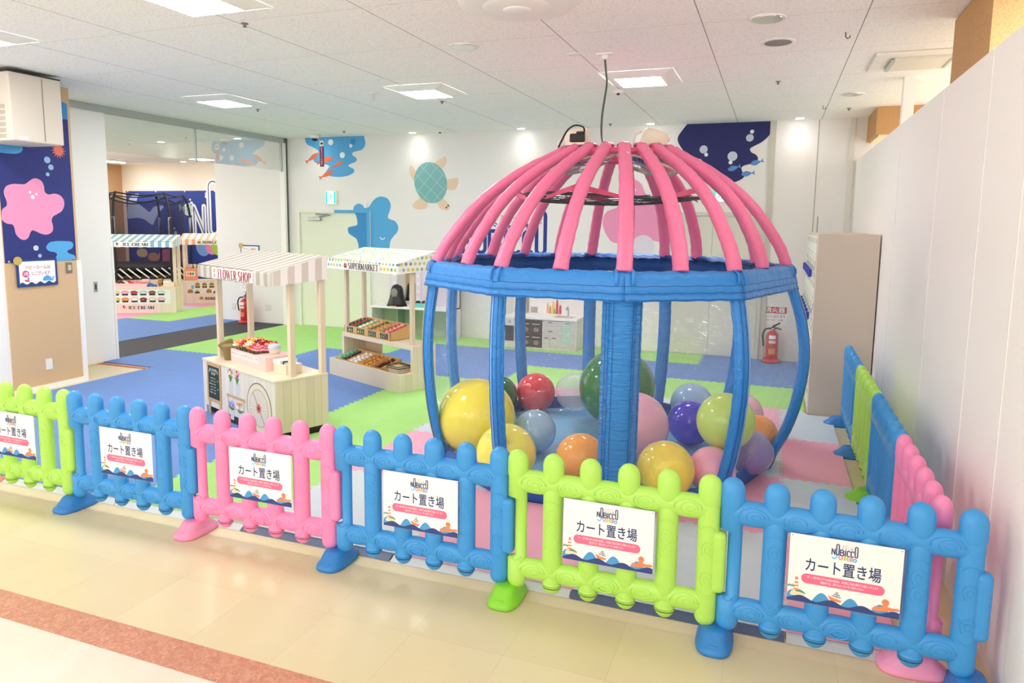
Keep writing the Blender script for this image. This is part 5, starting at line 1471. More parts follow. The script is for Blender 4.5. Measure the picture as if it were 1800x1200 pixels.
g.poly([(.50, .265), (.86, .265), (.86, .235), (.84, .235), (.84, .05), (.83, .05), (.83, .24), (.53, .24), (.53, .05), (.52, .05), (.52, .235), (.50, .235)], F, FRW, .0008, .0004)
g.poly([(.505, .012), (.86, .012), (.86, .075), (.505, .075)], F, BLACK, .0004, .0002)
for bx, cols in ((.60, ('#8C8FE8', '#B99AF0', '#7F86E0', '#D0A0E8', '#9CB4F0')), (.755, ('#F0904A', '#F6F0F0', '#F0709A', '#F0C040', '#F6E8F0'))):
    g.poly([(bx - .04, .13), (bx + .04, .13), (bx + .032, .035), (bx - .032, .035)], F, ZN, .0006, .001)
    for q in range(16):
        g.disc((bx + random.uniform(-.06, .06), .175 + random.uniform(-.035, .04)), .013, F, mat(cols[q % 5], .6), .0003, .0016 + .0001 * q, 7)
    for q in range(5): g.stroke([(bx, .125), (bx - .06 + .03 * q, .15)], .012, F, mat('#3E8E3E', .7), .0004, .0012)
g.build('flower_print', st)
g = G(); WX, WZ = 1.115, .238
g.disc((WX, WZ), .222, F, mat('#7B6A6C', .6), .001, .0002, 48); g.disc((WX, WZ), .212, F, BIRCH, .001, .0006, 48); g.disc((WX, WZ), .166, F, mat('#BFA88C', .6), .001, .0010, 40); g.disc((WX, WZ), .158, F, mat('#E4D8D2', .6), .001, .0014, 40)
for k in range(6):
    a = k * PI / 6 + .12
    g.stroke([(WX - .162 * math.cos(a), WZ - .162 * math.sin(a)), (WX + .162 * math.cos(a), WZ + .162 * math.sin(a))], .018, F, mat('#C6AF94', .6), .001, .0018, False)
    g.stroke([(WX - .162 * math.cos(a), WZ - .162 * math.sin(a)), (WX + .162 * math.cos(a), WZ + .162 * math.sin(a))], .012, F, mat('#F3E8D4', .6), .001, .0022, False)
g.disc((WX, WZ), .042, F, mat('#D87A70', .6), .001, .0028, 20); g.disc((WX, WZ), .024, F, mat('#C05A58', .6), .001, .0034, 16); g.disc((WX, WZ), .014, F, mat('#4A3A48', .6), .001, .004, 12)
g.build('wheel_print', st)
ST_M = Matrix.Translation((-.936, 2.069, .02)) @ Matrix.Rotation(math.radians(-22.9), 4, 'Z')
SRZ = math.radians(-22.9)
def on(M, p): return tuple(M @ Vector(p))
# pink flower box, flowers, pots, tray, till
t = thing('flower_box', 'pink flower box on the flower stall counter', 'planter box', on(ST_M, (.35, .12, .523)), SRZ)
PB = mat('#F6CFCB', .5)
g = G().box2((0, 0, 0), (.67, .012, .125), PB).box2((0, .26, 0), (.67, .272, .125), PB).box2((0, .012, 0), (.012, .26, .125), PB).box2((.658, .012, 0), (.67, .26, .125), PB).box2((.012, .012, 0), (.658, .26, .02), PB).box2((.46, .012, .02), (.47, .26, .115), PB)
g.build('box', t)
g = G(); F = FL_(-.0005)
for k in range(10):
    x = .035 + k * .053
    g.poly([(x - .018, .055), (x + .018, .055), (x + .018, .11), (x - .018, .11)], F, WHITEM, .0005); g.stroke([(x, .062), (x, .085)], .004, F, mat('#4C8A3A', .6), .0004, .0006); g.disc((x, .09), .009, F, mat(('#D8343C', '#E87FA0', '#F0A23C', '#F0D040', '#7F9FE0')[k % 5], .6), .0004, .0008, 8)
g.build('seed_label', t)
FCOLS = [('#C9222E', 'red'), ('#F2E9E4', 'white'), ('#F2A8B4', 'pink'), ('#F39A2E', 'orange'), ('#F5E9A6', 'cream'), ('#2B2F6E', 'dark blue'), ('#D8406E', 'magenta'), ('#F2D23A', 'yellow')]
FM = {}
for h, n in FCOLS:
    g = G(); m = mat(h, .7)
    for ring, (cnt, rr_, tl, sz) in enumerate(((7, .030, .2, .026), (6, .018, .55, .022), (4, .007, .9, .015))):
        for k in range(cnt):
            a = 2 * PI * k / cnt + ring * .4
            M = Matrix.Rotation(a, 4, 'Z') @ Matrix.Rotation(-tl, 4, 'Y')
            g.ball((rr_ * math.cos(a), rr_ * math.sin(a), .012 * ring), sz, m, 8, (1, .8, .28), M)
    g.ball((0, 0, .03), .010, mat('#E8C040' if n != 'yellow' else '#B8602A', .7), 6)
    g.tube([(0, 0, -.005), (0, 0, -.06)], .004, mat('#3E7E3A', .7), 5)
    o = g.build('f'); FM[n] = o.data; bpy.data.objects.remove(o)
rnd = random.Random(3)
seq = ['red', 'pink', 'red', 'white', 'orange', 'yellow', 'dark blue', 'magenta', 'red', 'cream', 'pink', 'white', 'pink', 'orange', 'white', 'orange', 'dark blue', 'magenta', 'red', 'pink', 'white', 'orange', 'yellow', 'magenta', 'red', 'cream', 'white', 'orange', 'magenta', 'pink']
for k, n in enumerate(seq):
    c, r = k % 10, k // 10
    x = .035 + c * .043 + rnd.uniform(-.008, .008); y = .21 - r * .072 + rnd.uniform(-.01, .01); z = .150 + .02 * math.sin(PI * c / 9) + (.012 if r == 1 else 0) + rnd.uniform(0, .012)
    o = bpy.data.objects.new('toy_flower', FM[n]); COL.objects.link(o)
    o.location = on(ST_M, (.35 + x, .12 + y, .523 + z)); o.scale = (1.15, 1.15, 1.3); o.rotation_euler = (rnd.uniform(-.6, .3) + .35, rnd.uniform(-.4, .4), rnd.uniform(0, 6))
    tag(o, '%s toy flower in the pink box on the flower stall' % n, 'flower', n + ' toy flowers in the pink box')
POTM = mat('#9C8A56', .6)
g = G().lathe([(.048, 0), (.066, .125), (.074, .13), (.074, .142), (.066, .142), (.05, .02), (0, .015)], (0, 0, 0), POTM, 20)
p0 = g.build('flower_pot', None, 'upright olive toy flower pot on the flower stall counter', 'pot', 'olive toy pots', loc=on(ST_M, (.262, .15, .523)))
o = dup(p0, loc=on(ST_M, (.185, .205, .548)), rz=(0, -.62, SRZ + .3), label='tilted olive toy flower pot behind the upright one on the flower stall')
g = G().lathe([(.040, 0), (.052, .05), (.05, .05), (.038, .006), (0, .006)], (0, 0, 0), mat('#E9DCC0', .5), 18).lathe([(.052, .05), (.056, .055), (.054, .085), (.04, .09), (0, .09)], (0, 0, 0), mat('#D6DDE6', .4), 18)
g.build('paper_cup', None, 'pale lidded tub standing on the pink flower box', 'tub', loc=on(ST_M, (.90, .27, .648)))
G().box2((.47, .012, .118), (.66, .26, .126), PB).build('box_lid', t)
t = thing('cash_box', 'small wooden toy cash box on the flower stall counter', 'toy till', on(ST_M, (1.06, .17, .523)), SRZ + .05)
G().box2((0, 0, 0), (.20, .16, .085), BIRCH, .004).build('case', t); G().box2((0, -.004, .08), (.115, .165, .115), mat('#F4EEE2', .5), .004).build('lid', t)
G().tube([(.13, .02, .085), (.13, .02, .105), (.17, .05, .11), (.18, .09, .09)], .008, mat('#3A4250', .5), 6).build('scanner', t)

# ---- supermarket stall
SM = Matrix.Translation((-.830, 3.966, .02)) @ Matrix.Rotation(math.radians(-23.4), 4, 'Z'); SRZ2 = math.radians(-23.4)
st = thing('supermarket_stall', 'wooden toy supermarket stall with polka dot awning', 'market stall', (-.830, 3.966, .02), SRZ2, 'toy market stalls')
SIDE = plank_mat('side_planks', '#EADDC6', '#CDBB9E', .08, 'Y', .5, .12, .004)
g = G().box2((0, 0, 0), (1.4, .02, .20), BIRCH).box2((.02, .02, .09), (1.38, .48, .11), BIRCH).box2((.02, .48, 0), (1.38, .5, .2), BIRCH); g.build('lower_shelf', st)
G().box2((.0, .18, .445), (1.4, .5, .495), BIRCH, .003).build('upper_shelf', st)
for x0, x1 in ((0, .045), (1.355, 1.4)):
    G().box2((x0, .02, 0), (x1, .5, .20), SIDE, .002).box2((x0, .18, .2), (x1, .5, .446), SIDE, .002).build('side_panel', st)
G().box2((.045, .485, .2), (.40, .5, .446), BIRCH2).build('back_panel', st)
posts(st, ((.06, .22), (1.34, .22), (.06, .47), (1.34, .47)), 1.4, .045, .495)
DC = ['#C9D067', '#A9C99A', '#8FB6B4', '#D6D24A', '#6E97A8']
D1 = dots_mat('dots_roof', '#CCCCC2', DC, .062, 'XY'); D2 = dots_mat('dots_front', '#FBFBF4', DC, .062, 'XZ'); D3 = dots_mat('dots_side', '#F6F0EA', DC, .062, 'YZ')
canopy(st, D1, D2, D3, zf=1.40, zr=1.525)
F = FL_(-.029); g = G()
g.poly([(.37, 1.296), (1.09, 1.296), (1.09, 1.385), (.37, 1.385)], F, mat('#FBFAF4', .7), .001, 0)
BRN = mat('#4A2420', .6); serif(g, 'SUPERMARKET', .58, .070, F, BRN, .485, 1.304, .17, .0015)
g.poly(arc(.425, 1.335, .034, 180, 360, 10, .026), F, mat('#8A4A2C', .6), .0006, .001); g.stroke(arc(.425, 1.34, .026, 0, 180, 8), .006, F, mat('#8A4A2C', .6), .0006, .001)
for dx, c in ((-.014, '#D84A3A'), (.002, '#F0A23C'), (.016, '#D8343C')): g.disc((.425 + dx, 1.348), .013, F, mat(c, .6), .0005, .0014, 10)
g.build('name_banner', st)
CRATE = mat('#D9AE72', .5); GRN = mat('#1F5138', .6)
def crate(loc, label, w=.94, d=.30, zf=.075, zb=.145):
    t = thing('produce_crate', label, 'crate', loc, SRZ2, 'produce crates of the toy supermarket')
    g = G().box2((0, 0, 0), (w, .012, zf + .012), CRATE).box2((0, d - .012, 0), (w, d, zb + .02), CRATE).box2((0, 0, 0), (w, d, .008), CRATE)
    for x in (0, w - .012):
        g.poly([(0, 0), (d, 0), (d, zb + .02), (0, zf + .012)], frame((x, 0, 0), (0, 1, 0), (0, 0, 1)), CRATE, .012)
    g.build('tray', t)
    g = G()
    for k in (1, 2, 3):
        g.poly([(0.012, .008), (d - .012, .008), (d - .012, zb + .012), (0.012, zf + .004)], frame((w * k / 4 - .005, 0, 0), (0, 1, 0), (0, 0, 1)), CRATE, .01)
    # sloping inner floor
    g.quad([(.012, .012, zf - .03), (w - .012, .012, zf - .03), (w - .012, d - .012, zb - .03), (.012, d - .012, zb - .03)], CRATE)
    g.build('divider', t)
    F = FL_(-.0006)
    for k in range(4):
        x = w * (k + .5) / 4
        g = G().poly([(x - .075, .014), (x + .075, .014), (x + .075, .076), (x - .075, .076)], F, GRN, .0015)
        for q in range(3): g.disc((x - .045 + q * .045, .038), .014, F, mat(('#D84A3A', '#E8E0D0', '#F0B050', '#8CC060', '#C080B0')[(k + q) % 5], .6), .0005, .0016, 10)
        g.text('VEGETABLES' if k % 2 else 'FRESH', .009, F, WH, (x, .06), 'CENTER', .09, .002, .0022); g.build('label_card', t)
    return t
def veg(M, loc, w, d, zf, zb, cols, tray):
    for k, comp in enumerate(cols):
        x0 = w * k / 4 + .026; x1 = w * (k + 1) / 4 - .026; nr = len(comp)
        for r, (mesh, cname, grp) in enumerate(comp):
            for q in range(5):
                x = x0 + (x1 - x0) * (r + .5) / nr; y = .045 + (d - .085) * q / 4
                z = zf - .03 + (zb - zf) * (y - .012) / (d - .024) + .028
                o = bpy.data.objects.new(cname.replace(' ', '_'), mesh); COL.objects.link(o)
                o.location = tuple(M @ Vector((loc[0] + x, loc[1] + y, loc[2] + z))); o.rotation_euler = (rnd.uniform(-.2, .2), rnd.uniform(-.2, .2), rnd.uniform(0, 6) if 'long' not in grp else SRZ2 + rnd.uniform(-.15, .15))
                tag(o, grp, 'toy food', grp)
def vm(fn):
    g = G(); fn(g); o = g.build('v'); d = o.data; bpy.data.objects.remove(o); return d
stem = mat('#4E8A3E', .7)
tomato = vm(lambda g: g.ball((0, 0, 0), .026, mat('#CC2E3A', .35), 12, (1, 1, .85)).lathe([(.012, .019), (.003, .024), (.002, .032)], (0, 0, 0), stem, 6))
plum = vm(lambda g: g.ball((0, 0, 0), .024, mat('#3A2A52', .35), 12).tube([(0, 0, .022), (.004, 0, .034)], .002, stem, 5))
radish = vm(lambda g: g.ball((0, 0, 0), .024, mat('#EDE9DC', .5), 12, (1, 1.3, .9)).tube([(0, .03, 0), (0, .045, .008)], .004, stem, 5))
cuke = vm(lambda g: g.ball((0, 0, 0), .022, mat('#7DBB4E', .5), 12, (.9, 1.4, .9)).ball((0, .03, .002), .007, stem, 6))
pepper = vm(lambda g: g.ball((0, 0, 0), .024, mat('#2E6E42', .4), 12, (1, 1.2, .9)).tube([(0, 0, .02), (0, .004, .03)], .003, stem, 5))
carrot = vm(lambda g: g.lathe([(.020, -.028), (.022, -.01), (.016, .02), (.004, .036)], (0, 0, 0), mat('#EC8A4A', .5), 10, M=Matrix.Rotation(-PI / 2, 4, 'X')).ball((0, -.028, 0), .008, stem, 6))
mag = vm(lambda g: g.ball((0, 0, 0), .025, mat('#D83A6C', .35), 12, (1, 1, .9)).ball((0, 0, .022), .006, stem, 6))
orng = vm(lambda g: g.ball((0, 0, 0), .026, mat('#F2B48A', .5), 12).ball((0, 0, .025), .004, stem, 6))
olive = vm(lambda g: g.ball((0, 0, 0), .023, mat('#BDB87A', .5), 12, (1, 1.2, .9)).ball((0, 0, .02), .005, stem, 6))
cab = vm(lambda g: g.ball((0, 0, 0), .034, mat('#6DBE86', .6), 12, (1, 1, .9)).ball((.004, 0, .008), .030, mat('#8FD0A0', .6), 10, (1, .8, .85)))
eggp = vm(lambda g: g.ball((0, 0, 0), .022, mat('#46305E', .3), 12, (.9, 1.4, .9)).ball((0, -.03, 0), .008, stem, 6))
egg = vm(lambda g: g.ball((0, 0, 0), .026, mat('#F3F0EA', .5), 12, (1, 1.2, .9)).ball((.004, -.012, .016), .009, mat('#D2485A', .5), 6))
corn = vm(lambda g: g.ball((0, 0, 0), .024, mat('#D89A44', .5), 12, (.8, 1.5, .8)).ball((0, .02, .008), .012, mat('#8A5A2A', .6), 6))
sausage = vm(lambda g: g.ball((0, 0, 0), .024, mat('#5A2420', .45), 12, (1.5, .9, .9)).ball((.03, 0, 0), .008, mat('#7A3A2E', .5), 6))
UP = (.02, .20, .495); LO = (.02, .055, .11)
crate(on(SM, UP), 'upper tan produce crate on the supermarket stall'); crate(on(SM, LO), 'lower tan produce crate on the supermarket stall')
L = lambda m, c, s: (m, c, s)
veg(SM, UP, .94, .30, .075, .145, [[L(plum, 'toy plum', 'dark purple toy plum in the upper crate'), L(tomato, 'toy tomato', 'red toy tomato in the upper crate, far left'), L(pepper, 'toy pepper', 'dark green toy pepper in the upper crate')],
    [L(radish, 'toy radish', 'white toy radish in the upper crate'), L(cuke, 'toy cucumber', 'light green toy cucumber in the upper crate'), L(orng, 'toy orange', 'pale orange toy fruit in the upper crate')],
    [L(pepper, 'toy pepper', 'dark green toy pepper in the upper crate'), L(carrot, 'toy carrot', 'orange toy carrot in the upper crate'), L(olive, 'toy pear', 'olive toy pear in the upper crate')],
    [L(mag, 'toy apple', 'magenta toy apple in the upper crate'), L(orng, 'toy orange', 'pale orange toy fruit in the upper crate'), L(mag, 'toy apple', 'magenta toy apple in the upper crate')]], 'upper')
veg(SM, LO, .94, .30, .075, .145, [[L(cab, 'toy cabbage', 'green toy cabbage in the lower crate'), L(eggp, 'toy aubergine', 'purple toy aubergine in the lower crate')],
    [L(egg, 'toy bun', 'white and red round toy bun in the lower crate'), L(egg, 'toy bun', 'white and red round toy bun in the lower crate')],
    [L(corn, 'toy bread roll', 'golden toy bread roll in the lower crate'), L(corn, 'toy bread roll', 'golden toy bread roll in the lower crate')],
    [L(sausage, 'toy sausage', 'dark brown toy sausage in the lower crate')]], 'lower')
t = thing('shopping_basket', 'small cream shopping basket with black rim on the lower shelf', 'basket', on(SM, (1.165, .16, .11)), SRZ2)
g = G(); CB = mat('#E4D9BE', .6)
g.rings([[(a * w, b * w2, z) for a, b in ((-1, -1), (1, -1), (1, 1), (-1, 1))] for w, w2, z in ((.075, .06, 0), (.095, .08, .13))], CB, False); g.build('tub', t)
g = G()
for z in (.125, .145): g.tube([(a * .10, b * .085, z) for a, b in ((-1, -1), (1, -1), (1, 1), (-1, 1))], .005, BLACK, 5, closed=True)
g.build('rim', t)

# ---- ice cream stall in the next room
IM = Matrix.Translation((-8.083, 6.753, .02)) @ Matrix.Rotation(math.radians(30.8), 4, 'Z'); IRZ = math.radians(30.8)
st = thing('ice_cream_stall', 'wooden toy ice cream stall with blue and white striped awning', 'market stall', (-8.083, 6.753, .02), IRZ, 'toy market stalls')
g = G().box2((0, 0, 0), (1.4, .012, .49), PINKPLANK).box2((1.388, .012, 0), (1.4, .5, .49), PLANKY).box2((0, .012, 0), (.012, .5, .49), PLANKY).box2((.012, .488, 0), (1.388, .5, .49), PINKPLANK); g.build('body', st)
G().box2((-.004, -.006, .485), (1.404, .504, .503), BIRCH).build('counter_top', st)
posts(st, ((.05, .22), (1.35, .22), (.05, .47), (1.36, .47)), 1.4, .055, .503)
S1 = stripe_mat('blue_stripe_front', '#8EC2DC', '#FAFBFA', .135, 'X', .02); S2 = stripe_mat('blue_stripe_side', '#7FB2D4', '#F4F6F8', .12, 'Y', .02)
canopy(st, S1, S1, S2, zf=1.40, zr=1.525)
def cone(g, x, z, s, F, zz=.001):
    g.poly([(x - .02 * s, z), (x + .02 * s, z), (x, z - .036 * s)], F, mat('#C98A4A', .6), .0006, zz); g.disc((x - .006 * s, z + .008 * s), .017 * s, F, mat('#5A2A22', .6), .0006, zz + .0006, 10); g.disc((x + .010 * s, z + .004 * s), .013 * s, F, mat('#E87FA8', .6), .0006, zz + .0008, 10)
DNV = mat('#2A2A52', .6)
F = FL_(-.029); g = G().poly([(.34, 1.298), (.99, 1.298), (.99, 1.39), (.34, 1.39)], F, mat('#F6F6F2', .7), .001, 0)
cone(g, .40, 1.348, 1.15, F); serif(g, 'ICE CREAM', .45, .058, F, DNV, .50, 1.314, .2, .0015); g.build('name_banner', st)
F = FL_(-.0005); g = G().poly([(.0, .18), (1.31, .18), (1.31, .46), (.0, .46)], F, mat('#E9ECE6', .5), .001)
FLV = ['#F2B8CC', '#EAD9A8', '#F0A8C8', '#C8304A', '#BFE0E8', '#9A5A30', '#C8E0D8', '#BFD43A', '#F0963A', '#F2EEE0', '#7A3A22', '#F2DCC0']
DARK = mat('#252A48', .6)
for r in range(2):
    for c in range(7):
        x = .15 + c * .165 + r * .0; z = .385 - r * .135
        g.disc((x, z + .02), .068, F, mat('#6A5A58', .6), .0005, .001, 20, .55); g.disc((x, z + .02), .062, F, mat(FLV[(r * 6 + c) % 12], .6), .0005, .0015, 20, .52)
        if c % 3 == 1:
            for q in range(6): g.disc((x + random.uniform(-.045, .045), z + .02 + random.uniform(-.02, .02)), .006, F, mat(('#5A2A22', '#D84A5A', '#F6F0E0')[q % 3], .6), .0003, .002, 6)
        g.poly([(x - .055, z - .038), (x + .055, z - .038), (x + .055, z - .006), (x - .055, z - .006)], F, DARK, .0005, .002)
g.build('flavour_print', st)
g = G(); cone(g, .455, .118, 1.25, F); serif(g, 'ICE CREAM', .46, .062, F, DNV, .535, .075, .2, .001); g.build('name_lettering', st)
t = thing('ice_cream_tray', 'pale pink display tray on the ice cream stall counter', 'tray', on(IM, (.05, .10, .503)), IRZ)
PB2 = mat('#F4C8CC', .5)
G().box2((0, 0, 0), (.80, .012, .07), PB2).box2((0, .22, 0), (.80, .232, .09), PB2).box2((0, .012, 0), (.012, .22, .08), PB2).box2((.788, .012, 0), (.80, .22, .08), PB2).box2((.012, .012, 0), (.788, .22, .02), PB2).build('box', t)
G().box2((.67, .14, .085), (.80, .24, .14), PB2).build('display_card', t)
SCO = [('#F08FA8', 'pink'), ('#D8303C', 'red'), ('#F2EDE0', 'white'), ('#5A2A22', 'chocolate'), ('#A9DCC8', 'mint'), ('#F0C060', 'yellow')]
SCM = {n: vm(lambda g, h=h: g.ball((0, 0, .008), .030, mat(h, .6), 12, (1, 1, .85)).lathe([(.034, -.012), (.036, -.004), (.031, .0)], (0, 0, 0), mat(h, .6), 12)) for h, n in SCO}
for q in range(18):
    n = SCO[(q * 5 + q // 4) % 6][1]
    o = bpy.data.objects.new('toy_scoop', SCM[n]); COL.objects.link(o); o.location = on(IM, (.05 + .045 + (q % 9) * .076, .10 + .06 + .10 * (q // 9), .503 + .066 + .02 * (q // 9)))
    tag(o, n + ' toy ice cream scoop in the pink display tray', 'toy food', n + ' toy ice cream scoops')
g = G()
for q in range(7): g.lathe([(.006, 0), (.014, .05), (.02, .055), (.02, .06), (0, .06)], (q * .012, 0, q * .002), mat('#C98F4A', .6), 10) if False else g
g.lathe([(.026, 0), (.030, .05), (.040, .055), (.042, .10), (.038, .10), (.028, .06), (0, .058)], (0, 0, 0), mat('#C48A48', .6), 14)
c0 = g.build('toy_cone', None, 'upright tan toy wafer cone on the ice cream counter', 'toy food', 'toy wafer cones', loc=on(IM, (1.05, .25, .503)))
dup(c0, loc=on(IM, (1.06, .25, .555)), label='tan toy wafer cone nested in the upright one on the ice cream counter')
t = thing('toy_scoop_set', 'heap of blue toy scoops on the ice cream counter', 'toy tools', on(IM, (.94, .20, .503)), IRZ)
for q in range(5): G().ball((random.uniform(-.08, .08), random.uniform(-.05, .05), .026 + .02 * (q % 2)), .026, mat('#2F74C8', .4), 10, (1.3, .9, 1)).tube([(q * .03 - .06, 0, .03), (q * .03 - .10, -.05, .02)], .009, mat('#2F74C8', .4), 6).build('scoop', t)
t = thing('cash_box', 'small wooden toy cash box on the ice cream counter', 'toy till', on(IM, (1.14, .14, .503)), IRZ)
G().box2((0, 0, 0), (.20, .16, .085), BIRCH, .004).build('case', t); G().box2((0, -.004, .08), (.115, .165, .115), mat('#F4EEE2', .5), .004).build('lid', t)

# ---- burger stall
BM = Matrix.Translation((-7.95, 8.66, .02)) @ Matrix.Rotation(math.radians(36), 4, 'Z'); BRZ = math.radians(36)
st = thing('burger_stall', 'wooden toy burger stall with peach striped awning', 'market stall', (-7.95, 8.66, .02), BRZ, 'toy market stalls')
G().box2((0, 0, 0), (1.4, .012, .49), PINKPLANK).box2((0, .012, 0), (.012, .5, .49), PLANKY).box2((1.388, .012, 0), (1.4, .5, .49), PLANKY).box2((.012, .488, 0), (1.388, .5, .49), PINKPLANK).build('body', st)
G().box2((-.004, -.006, .485), (1.404, .504, .503), BIRCH).build('counter_top', st)
posts(st, ((.05, .22), (1.35, .22), (.05, .47), (1.35, .47)), 1.4, .055, .503)
S3 = stripe_mat('peach_stripe_front', '#F0B294', '#FBF6F0', .135, 'X', .08); S4 = stripe_mat('peach_stripe_side', '#E8A88C', '#F6EEE8', .12, 'Y', .02)
canopy(st, S3, S3, S4, zf=1.40, zr=1.525)
def burger(g, x, z, s, F, zz=.001):
    g.poly(arc(x, z, .03 * s, 0, 180, 10, .024 * s), F, mat('#B9723A', .6), .0006, zz)
    for k, c in enumerate(('#6FAE4A', '#5A2A1C', '#E8B23C', '#B9723A')): g.poly([(x - .032 * s, z - .007 * s * (k + 1)), (x + .032 * s, z - .007 * s * (k + 1)), (x + .032 * s, z - .007 * s * k), (x - .032 * s, z - .007 * s * k)], F, mat(c, .6), .0006, zz)
F = FL_(-.029); g = G().poly([(.34, 1.298), (1.10, 1.298), (1.10, 1.39), (.34, 1.39)], F, mat('#F8F2EA', .7), .001, 0)
burger(g, .405, 1.345, 1.1, F); serif(g, 'BURGER', .36, .058, F, mat('#5A2420', .6), .475, 1.314, .2, .0015); serif(g, 'SHOP', .2, .058, F, mat('#5A2420', .6), .88, 1.314, .2, .0015); g.build('name_banner', st)
F = FL_(-.0005); g = G().poly([(.10, .20), (1.33, .20), (1.33, .47), (.18, .47)], F, mat('#E6E4DC', .5), .001); BRD = mat('#5A2A24', .6)
for c in range(7):
    x = .33 + c * .145; burger(g, x, .425, 1.5, F, .0015); g.poly([(x - .05, .345), (x + .05, .345), (x + .05, .378), (x - .05, .378)], F, BRD, .0005, .0015)
g.poly([(.20, .40), (.26, .40), (.25, .32), (.21, .32)], F, mat('#6FB4E0', .6), .0005, .0015)
for c, x in enumerate((.18, .56, .98)):
    burger(g, x, .275, 1.7, F, .0015); g.poly([(x + .09, .22), (x + .19, .22), (x + .19, .26), (x + .09, .26)], F, BRD, .0005, .0015); g.disc((x + .14, .275), .026, F, mat('#6FAE4A' if c == 0 else '#D8483A', .6), .0005, .0012, 10, .8)
g.build('menu_print', st)
g = G(); burger(g, .40, .118, 1.25, F); serif(g, 'BURGER', .36, .062, F, mat('#5A2420', .6), .475, .075, .2, .001); serif(g, 'SHOP', .22, .062, F, mat('#5A2420', .6), .90, .075, .2, .001); g.build('name_lettering', st)
t = thing('drink_stand', 'coral toy drink stand on the burger stall counter', 'toy drink stand', on(BM, (.06, .14, .503)), BRZ)
COR = mat('#EE9A80', .5)
G().box2((0, 0, 0), (.24, .20, .26), COR, .004).build('case', t)
F = FL_(-.0005); g = G().poly([(.03, .09), (.21, .09), (.21, .19), (.03, .19)], F, WHITEM, .001)
for q, c in enumerate(('#E8902C', '#C03A44', '#4E9A4A')): g.poly([(.05 + q * .05, .11), (.085 + q * .05, .11), (.09 + q * .05, .17), (.045 + q * .05, .17)], F, mat(c, .6), .0005, .001)
g.build('drink_card', t)
for q, (c, l) in enumerate((('#E6C8CC', 'pale pink toy cup on the coral drink stand'), ('#C9C4D0', 'lilac grey toy cup on the coral drink stand'), ('#F0DC6A', 'yellow toy cup on the coral drink stand'))):
    G().lathe([(.022, 0), (.034, .09), (.03, .09), (.02, .006), (0, .006)], (0, 0, 0), mat(c, .5), 14).build('toy_cup', None, l, 'cup', 'toy cups on the drink stand', loc=on(BM, (.06 + .05 + q * .075, .24, .763)))

# ---- trampoline with net enclosure
tr = thing('trampoline', 'round black trampoline with safety net behind the ice cream stall', 'trampoline', (-10.3, 9.7, 0))
TB = mat('#1A1A1E', .6)
G().lathe([(0, .765), (.95, .76), (1.05, .775), (1.1, .77), (1.1, .70), (1.02, .70), (0, .745)], (0, 0, 0), TB, 40).build('jumping_mat', tr)
G().lathe([(1.12, .56), (1.14, .54), (1.14, .47), (1.10, .46), (.9, .46), (0, .46)], (0, 0, 0), TB, 40).build('lower_skirt', tr)
for k in range(40):
    a = 2 * PI * k / 40
    G().tube([(1.12 * math.cos(a), 1.12 * math.sin(a), .72), (1.15 * math.cos(a + .22), 1.15 * math.sin(a + .22), .50)], .017, WHITEM, 5).build('bungee_cord', tr)
PAN = [-1.15, -.12, .93, 1.97, 3.02, 4.07]
for a in PAN:
    r = 1.16
    G().tube(spline([(r * math.cos(a), r * math.sin(a), .0), (r * math.cos(a), r * math.sin(a), .9), (1.20 * math.cos(a), 1.20 * math.sin(a), 1.6), (1.12 * math.cos(a), 1.12 * math.sin(a), 2.25), (1.0 * math.cos(a), 1.0 * math.sin(a), 2.46)], 4, False), .028, TB, 8).build('pole', tr)
    G().tube([(r * math.cos(a), r * math.sin(a), 1.5), (r * math.cos(a) * 1.01, r * math.sin(a) * 1.01, 1.9)], .034, mat('#9A9CA4', .4, metal=.5), 8).build('pole_sleeve', tr)
NET = clear_mat('safety_net', .0, (.62, .62, .68), .6, None, .12, (.12, .12, .15))
g = G(); rows = []
for z in (.78, 1.1, 1.5, 1.9, 2.2, 2.36):
    row = []
    for k in range(61):
        a = -1.15 + 2 * PI * k / 60; ph = (k / 10) % 1
        sag = .10 * math.sin(PI * ph) * (1 if z > 2.3 else .3); r = (1.06 - .10 * math.sin(PI * ph) * (z - .78) / 1.6)
        row.append((r * math.cos(a), r * math.sin(a), z - sag))
    rows.append(row)
g.rings(rows, NET, True, False, False); g.build('net', tr)
for zz, sg in ((2.45, .06), (2.35, .12)):
    G().tube([((1.0 - .06 * math.sin(PI * (k / 10 % 1))) * math.cos(-1.15 + 2 * PI * k / 60), (1.0 - .06 * math.sin(PI * (k / 10 % 1))) * math.sin(-1.15 + 2 * PI * k / 60), zz - sg * math.sin(PI * (k / 10 % 1))) for k in range(60)], .017, TB, 6, closed=True).build('top_rope', tr)

